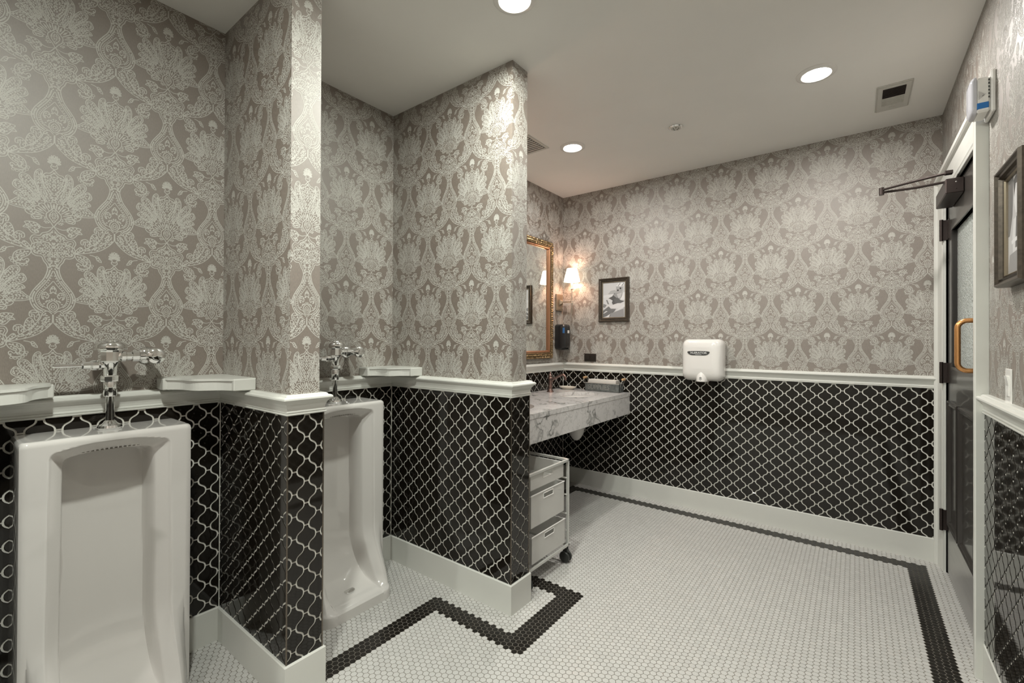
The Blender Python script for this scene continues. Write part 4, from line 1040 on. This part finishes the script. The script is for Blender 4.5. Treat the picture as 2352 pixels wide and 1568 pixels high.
# ------------------------------------------------------------------ wall sconces
def sconce(y, lab):
    t = thing('wall_sconce', lab, 'wall lamp', (XV, y, 1.69), 0, 'brass sconces beside the mirror')
    q = MB(); q.box((0, -.056, -.078), (.018, .056, .078), .003); bp_ = q.build('back_plate', M_bplate, t)
    q = MB(); q.loft([[(.018, sx * .026, sz * .026) for sx, sz in ((-1, -1), (1, -1), (1, 1), (-1, 1))], [(.028, sx * .024, sz * .024) for sx, sz in ((-1, -1), (1, -1), (1, 1), (-1, 1))], [(.048, sx * .009, sz * .009) for sx, sz in ((-1, -1), (1, -1), (1, 1), (-1, 1))]], smooth=False); q.build('boss', M_bplate, bp_)
    q = MB(); q.cyl((.018, .02, -.052), (.032, .02, -.052), .006, 12); q.build('switch_knob', M_nickel, bp_)
    AX = .145
    q = MB(); q.box((.046, -.006, -.006), (AX, .006, .006)); q.lathe((AX, 0, -.015), (0, 0, 1), [(.007, 0), (.0125, .002), (.0125, .006), (.009, .009), (.009, .022), (.0125, .025), (.0125, .029), (.007, .031)], 18); q.build('arm', M_nickel, t)
    q = MB(); q.lathe((AX, 0, -.118), (0, 0, 1), [(.0025, 0), (.0055, .006), (.0055, .228), (.011, .232), (.0125, .240), (.008, .246)], 16); q.build('stem', M_nickel, t)
    q = MB(); q.lathe((AX, 0, .126), (0, 0, 1), [(.008, 0), (.012, .030), (.0135, .072)], 16); q.build('candle_sleeve', M_candle, t)
    q = MB(); n = 40
    q.lathe((AX, 0, .186), (0, 0, 1), [(.074, 0), (.073, .012), (.047, .122)], n, cap=False); sh = q.build('shade', M_shade, t); sh['label'] = 'glowing tapered cream fabric shade'
    q = MB(); q.lathe((AX, 0, .196), (0, 0, 1), [(.0733, 0), (.0728, .003)], n, cap=False); q.build('shade_piping', M_bplate, sh)
    ld = bpy.data.lights.new('sconce_bulb', 'POINT'); ld.energy = SCONCE_W; ld.color = SCONCE_COL; ld.shadow_soft_size = .030
    lo = bpy.data.objects.new('sconce_bulb', ld); link(lo, t); lo.location = (AX, 0, .262)
sconce(3.692, 'brass wall sconce with a glowing cream shade right of the mirror'); sconce(2.06, 'brass wall sconce with a cream shade left of the mirror, hidden by the partition')

# ------------------------------------------------------------------ soap dispenser
t = thing('soap_dispenser', 'black wall-mounted soap dispenser below the sconce', 'soap dispenser', (XV, 3.690, 1.365))
q = MB(); rings = []
def rrect(hw, hh, r, n=5):
    out = []
    for cx, cz, a0 in ((hw - r, hh - r, 0), (-hw + r, hh - r, PI / 2), (-hw + r, -hh + r, PI), (hw - r, -hh + r, 3 * PI / 2)):
        for i in range(n + 1): a = a0 + PI / 2 * i / n; out.append((cx + r * math.cos(a), cz + r * math.sin(a)))
    return out
for x, k in ((0, .93), (.012, 1.), (.058, 1.), (.080, .95), (.096, .84), (.105, .68), (.1085, .5)):
    rings.append([(x, y_ * k, z_ * (.5 + .5 * k) + (.0 if x < .07 else .004)) for y_, z_ in rrect(.062, .118, .022)])
q.loft(rings, True, True); q.build('body', M_blackp, t)
q = MB(); q.box((.085, -.0615, .035), (.100, -.050, .085)); q.build('level_window', M_blue, t)
q = MB(); q.box((.1075, -.012, .035), (.1092, .020, .062)); q.build('maker_plate', M_white, t)
q = MB(); q.box((.030, -.045, -.121), (.098, .045, -.108), .004); q.build('push_bar', M_blackp, t)

# ------------------------------------------------------------------ framed pictures
def picture(name, lab, O, U, Nn, w, h, scene_polys, dk=1.):
    """O = centre on the wall, U = right direction, Nn = into the room"""
    t = thing(name, lab, 'picture', O); U, Nn = Vector(U), Vector(Nn); Z = Vector((0, 0, 1))
    hw, hh = w / 2, h / 2
    def rp(d): return [tuple(U * a * (hw - d) + Z * c * (hh - d)) for a, c in ((-1, -1), (1, -1), (1, 1), (-1, 1))]
    prof = [(0, 0), (0, .020), (.004, .025), (.009, .025), (.013, .020), (.019, .018), (.024, .021), (.027, .015), (.031, .012), (.033, .012), (.033, 0)]
    sd = -1; prof = [(d_, e_ * dk) for d_, e_ in prof]
    q = MB(); q.sweep(rp(0), prof, closed=True, up=tuple(Nn), side=sd); q.build('frame', M_frame, t)
    q = MB(); q.sweep(rp(.033), [(0, 0), (0, .0125 * dk), (.003, .014 * dk), (.006, .0115 * dk), (.006, 0)], closed=True, up=tuple(Nn), side=sd); q.build('inner_lip', M_framel, t)
    iw, ih = w - .076, h - .076; PZ = (dk - 1) * .012
    q = MB(); q.mat(grey(.62)); q.prism([(-iw / 2, -ih / 2), (iw / 2, -ih / 2), (iw / 2, ih / 2), (-iw / 2, ih / 2)], (0, 0, 0), U, Z, Nn, .001, .006 + PZ)
    for i, (g, pts) in enumerate(scene_polys):
        q.mat(grey(g)); q.prism([((min(1, max(0, a)) - .5) * iw, (.5 - min(1, max(0, c))) * ih) for a, c in pts], (0, 0, 0), U, Z, Nn, .006 + PZ + i * .00006, .0061 + PZ + (i + 1) * .00006)
    o = q.build('photo_print', None, t); o['label'] = 'black and white photograph'
    return t
def disc(cx, cy, r, n=10, sx=1., sy=1.): return [(cx + r * sx * math.cos(2 * PI * i / n), cy + r * sy * math.sin(2 * PI * i / n)) for i in range(n)]
dice = [(.56, [(0, 0), (1, 0), (1, .3), (0, .42)]), (.40, [(.22, .33), (.35, .24), (.55, .22), (.62, .30), (.5, .36)]), (.66, [(0, .36), (.3, .34), (.5, .33), (.4, .42), (0, .43)]),
  (.10, [(.25, .45), (.42, .40), (.52, .31), (.60, .33), (.70, .44), (.66, .60), (.45, .64), (.38, .54)]), (.30, [(.45, .36), (.58, .31), (.88, .29), (.86, .42), (.72, .52), (.60, .44)]), (.50, [(.62, .34), (.86, .30), (.80, .44), (.70, .46)]),
  (.13, [(.50, .48), (.66, .44), (.80, .52), (.98, .55), (.80, .60), (.55, .60)]),
  (.72, [(.82, .46), (.92, .30), (1, .30), (1, .50), (.80, .50)]), (.62, [(0, .48), (.30, .46), (.44, .52), (.36, .66), (.15, .68), (0, .66)]), (.20, [(.14, .50), (.20, .49), (.28, .62), (.22, .62)]), (.25, [(.02, .60), (.18, .64), (.08, .72), (0, .70)]),
  (.66, [(.32, .68), (.45, .64), (.75, .64), (.98, .58), (1, .62), (.70, .75), (.40, .74)]), (.17, [(0, .80), (.26, .68), (.36, .75), (.60, .76), (.38, .92), (0, .99)]), (.66, [(0, .88), (.14, .81), (.22, .82), (.05, .88)]),
  (.70, [(.05, 1), (.40, .88), (.70, .76), (1, .62), (1, .70), (.60, .83), (.36, .88), (.26, 1)]), (.28, [(.28, 1), (.38, .88), (.92, .76), (.95, .98), (.9, 1)]), (.40, [(.92, .74), (1, .70), (1, 1), (.95, 1)]),
  (.36, [(.60, .12), (.90, .14), (.88, .28), (.59, .30)]), (.72, [(.60, .12), (.72, .02), (1, .03), (.90, .14)]), (.52, [(.90, .14), (1, .03), (1, .20), (.88, .28)]),
  (.02, disc(.68, .235, .035, 10, 1, .72)), (.02, disc(.79, .185, .035, 10, 1, .72)), (.02, disc(.70, .105, .016)), (.02, disc(.735, .075, .016)), (.02, disc(.77, .045, .016)), (.02, disc(.86, .115, .016)), (.02, disc(.895, .085, .016)), (.02, disc(.93, .055, .016))]
picture('framed_photograph', 'framed black and white photograph with a die on the far wall', (.545, YF, 1.695), (1, 0, 0), (0, -1, 0), .285, .388, dice)
por = [(.50, [(0, 0), (1, 0), (1, 1), (0, 1)]), (.16, [(0, 0), (.3, 0), (.25, .4), (.1, .6), (0, .6)]), (.70, [(.35, .12), (.5, .05), (.66, .12), (.68, .30), (.6, .40), (.42, .40), (.34, .28)]), (.08, [(.30, .05), (.5, .0), (.72, .06), (.72, .2), (.6, .1), (.42, .1), (.34, .22)]),
  (.66, [(.30, .45), (.72, .42), (.85, .62), (.80, 1), (.30, 1), (.25, .62)]), (.12, [(.45, .44), (.55, .43), (.60, .75), (.40, .75)]), (.30, [(.1, .8), (.9, .76), (1, 1), (0, 1)]), (.75, [(.2, .66), (.8, .62), (.82, .66), (.22, .70)])]
picture('framed_photograph', 'dark framed photograph on the right wall beside the door', (XR, 2.105, 1.706), (0, -1, 0), (-1, 0, 0), .292, .388, por, 1.6)

# ------------------------------------------------------------------ outlet, switch, strobe
t = thing('power_outlet', 'dark bronze double outlet plate above the chair rail', 'outlet', (.312, YF, 1.176))
q = MB(); q.box((-.060, -.006, -.036), (.060, 0, .036), .002); q.build('cover_plate', M_outlet, t)
for sx in (-1, 1):
    q = MB(); q.box((sx * .026 - .020, -.0085, -.017), (sx * .026 + .020, -.006, .017), .001); rc = q.build('receptacle', M_outlet, t)
    q = MB(); q.box((sx * .026 - .008, -.0090, .003), (sx * .026 - .004, -.0085, .012)); q.box((sx * .026 + .004, -.0090, .003), (sx * .026 + .008, -.0085, .012)); q.lathe((sx * .026, -.0085, -.008), (0, -1, 0), [(.003, 0), (.003, .0005)], 10); q.build('slots', M_ink, rc)
t = thing('light_switch', 'white rocker switch on the right wall above the chair rail', 'light switch', (XR, 2.262, 1.180))
q = MB(); q.box((-.0055, -.036, -.058), (0, .036, .058), .002); q.build('cover_plate', M_white, t)
q = MB(); q.prism([(-.0055, -.034), (-.0055, .034), (-.012, .034), (-.007, 0), (-.0075, -.034)], (0, 0, 0), (1, 0, 0), (0, 0, 1), (0, 1, 0), -.0165, .0165); q.build('rocker', M_white, t)

t = thing('alarm_strobe', 'white wall strobe with clear domed lens and blue band beside the door head', 'alarm', (XR, 2.505, 2.268))
q = MB(); q.box((-.014, -.062, -.078), (0, .062, .078), .004); q.box((-.052, -.050, -.070), (-.014, .050, .062), .006); q.build('housing', M_white, t)
q = MB(); q.box((-.050, -.0515, -.058), (-.018, .0515, -.034), .002); q.build('blue_band', M_blueband, t)
q = MB(); rings = []
for k, x in ((1, -.050), (1, -.055), (.93, -.061), (.75, -.066), (.35, -.069)):
    rings.append([(x, y_ * k, z_ * (.4 + .6 * k)) for y_, z_ in rrect(.050, .072, .020, 8)])
q.loft(rings, True, True); q.build('lens', M_lens, t)
q = MB(); q.loft([[(-.046, -.0505, .012), (-.026, -.0505, -.004), (-.046, -.0505, -.022)], [(-.046, -.054, .008), (-.030, -.054, -.004), (-.046, -.054, -.018)]], smooth=False); q.build('reflector', M_refl, t)
q = MB()
for i in range(6): q.box((-.020, -.0512, .044 - i * .013), (-.0165, -.0500, .050 - i * .013))
q.build('sounder_slots', M_ink, t)

# ------------------------------------------------------------------ hand dryer
HX, HZ = 1.315, 1.186
t = thing('hand_dryer', 'white electric hand dryer on the far wall over the chair rail', 'hand dryer', (HX, YF, HZ))
q = MB(); rings = []
for d, k, dz in ((.038, .985, 0), (.046, 1.0, 0), (.090, 1.0, 0), (.120, .965, .002), (.140, .90, .006), (.150, .82, .010), (.155, .70, .014), (.157, .50, .016)):
    rings.append([(x_ * k, -d, z_ * (k if k < .97 else 1) + dz) for x_, z_ in rrect(.149, .160, .045, 8)])
q.loft(rings, True, True); q.build('cover', M_dryer, t)
q = MB(); q.box((-.13, -.046, -.135), (.13, -.0005, .135)); q.build('wall_plate', M_cart, t)
q = MB(); rings = []
for z, w_, dd in ((-.092, .012, .157), (-.100, .026, .160), (-.115, .036, .166), (-.135, .041, .170), (-.160, .044, .171), (-.1635, .043, .168)):
    rings.append([(w_ * math.cos(a), -.100 - (dd - .100) * max(0, math.sin(a)) ** .6, z) for a in [PI * i / 16 for i in range(17)]])
q.loft(rings, True, True); nz = q.build('nozzle', M_dryer, t)
q = MB(); bd_ = [(-.080, .010), (-.060, .0155), (0, .0170), (.060, .0155), (.080, .010), (.072, -.004), (.055, -.0135), (.03, -.0155), (-.03, -.0155), (-.055, -.0135), (-.072, -.004)]
q.prism([tuple(p) for p in catmull(bd_, 4, True)], (-.018, 0, .052), (1, 0, 0), (0, 0, 1), (0, -1, 0), .1500, .1592); bg = q.build('badge', M_dgrey, t)
text_mesh('XLERATOR', .020, (-.018, -.1592, .0545), (1, 0, 0), (0, 0, 1), (0, -1, 0), .0008, M_letter, 'lettering', bg, .122, 0, .0004)
q = MB(); q.box((-.040, -.1600, .0398), (.004, -.1592, .0422)); q.build('underline', M_letter, bg)
q = MB()     # round hand pictogram with chevron
q.prism(disc(0, 0, .0070, 18), (0, -.1695, -.134), (1, 0, 0), (0, 0, 1), (0, -1, 0), 0, .0016)
q.prism([(-.009, .001), (0, -.006), (.009, .001), (.009, .004), (0, -.003), (-.009, .004)], (0, -.1695, -.1455), (1, 0, 0), (0, 0, 1), (0, -1, 0), 0, .0016); q.build('hand_symbol', M_ink, nz)
q = MB(); q.prism([(-.003, -.003), (.003, -.003), (.003, .003), (-.003, .003)], (0, -.1711, -.134), (1, 0, 0), (0, 0, 1), (0, -1, 0), 0, .0005); q.build('symbol_centre', M_white, nz)

# ------------------------------------------------------------------ rolling drawer cart
KX0, KX1, KY0, KY1 = .505, .884, 1.955, 2.392
t = thing('drawer_cart', 'white steel rolling cart with three mesh drawers below the counter', 'cart', ((KX0 + KX1) / 2, (KY0 + KY1) / 2, 0))
ox, oy = (KX0 + KX1) / 2, (KY0 + KY1) / 2
kx, ky = (KX1 - KX0) / 2, (KY1 - KY0) / 2
B_, T_ = .098, .618
for sx in (-1, 1):
    for sy in (-1, 1):
        q = MB(); q.box((sx * (kx - .009) - .009, sy * (ky - .006) - .006, B_), (sx * (kx - .009) + .009, sy * (ky - .006) + .006, T_), .002); q.build('post', M_cart, t)
for z, nm in ((B_, 'bottom_frame'), (T_ - .014, 'top_frame')):
    q = MB()
    for sx in (-1, 1): q.box((sx * (kx - .006) - .006, -ky, z), (sx * (kx - .006) + .006, ky, z + .016), .002)
    for sy in (-1, 1): q.box((-kx, sy * (ky - .006) - .006, z), (kx, sy * (ky - .006) + .006, z + .016), .002)
    q.build(nm, M_cart, t)
for z in (.505, .405, .292, .192):
    for sy in (-1, 1):
        q = MB(); q.cyl((-kx + .01, sy * (ky - .014), z), (kx - .01, sy * (ky - .014), z), .0045, 10); q.build('runner', M_cart, t)
def drawer(z0, z1, open_, sl):
    d = MB(); xf, xb, yw, th = kx - .016 + open_, -kx + .02 + open_, ky - .044, .0025
    hz1, hz0, hy0, hy1 = z1 - .012, z1 - .040, -.050, .050
    # front with a hand hole
    d.mat(M_mesh)
    d.box((xf - th, -yw, z0), (xf, yw, hz0)); d.box((xf - th, -yw, hz1), (xf, yw, z1)); d.box((xf - th, -yw, hz0), (xf, hy0, hz1)); d.box((xf - th, hy1, hz0), (xf, yw, hz1))
    d.box((xb, -yw, z0), (xf, -yw + th, z1)); d.box((xb, yw - th, z0), (xf, yw, z1)); d.box((xb, -yw, z0), (xb + th, yw, z1))
    d.mat(M_meshb); d.box((xb, -yw, z0), (xf, yw, z0 + th)); dr = d.build('drawer', None, t)
    q = MB(); q.tube([(xf, -yw, z1), (xf, yw, z1), (xb, yw, z1), (xb, -yw, z1)], .0042, 8, closed=True); q.build('drawer_rim', M_white, dr)
    q = MB(); q.tube([(xf, hy0, hz0), (xf, hy1, hz0), (xf, hy1, hz1), (xf, hy0, hz1)], .0026, 6, closed=True); q.build('hand_hole_rim', M_white, dr)
drawer(.520, .606, .0, 0); drawer(.318, .492, .004, 0); drawer(.128, .272, .010, 0)
for sx in (-1, 1):
    for sy in (-1, 1):
        wx, wy = sx * (kx - .03) + (.012 if sx > 0 else 0), sy * (ky - .012)
        q = MB(); q.box((wx - .016, wy - .010, .060), (wx + .020, wy + .010, .080), .004); q.cyl((wx + .012, wy, .075), (wx + .012, wy, B_ + .002), .006, 12); cs = q.build('caster', M_rubber, t)
        q = MB()
        for s_ in (-1, 1): q.lathe((wx, wy + s_ * .006, .0345), (0, s_, 0), [(.012, 0), (.031, 0), (.033, .003), (.033, .012), (.030, .015), (.020, .016), (0, .016)], 28)
        q.build('wheel', M_rubber, cs)
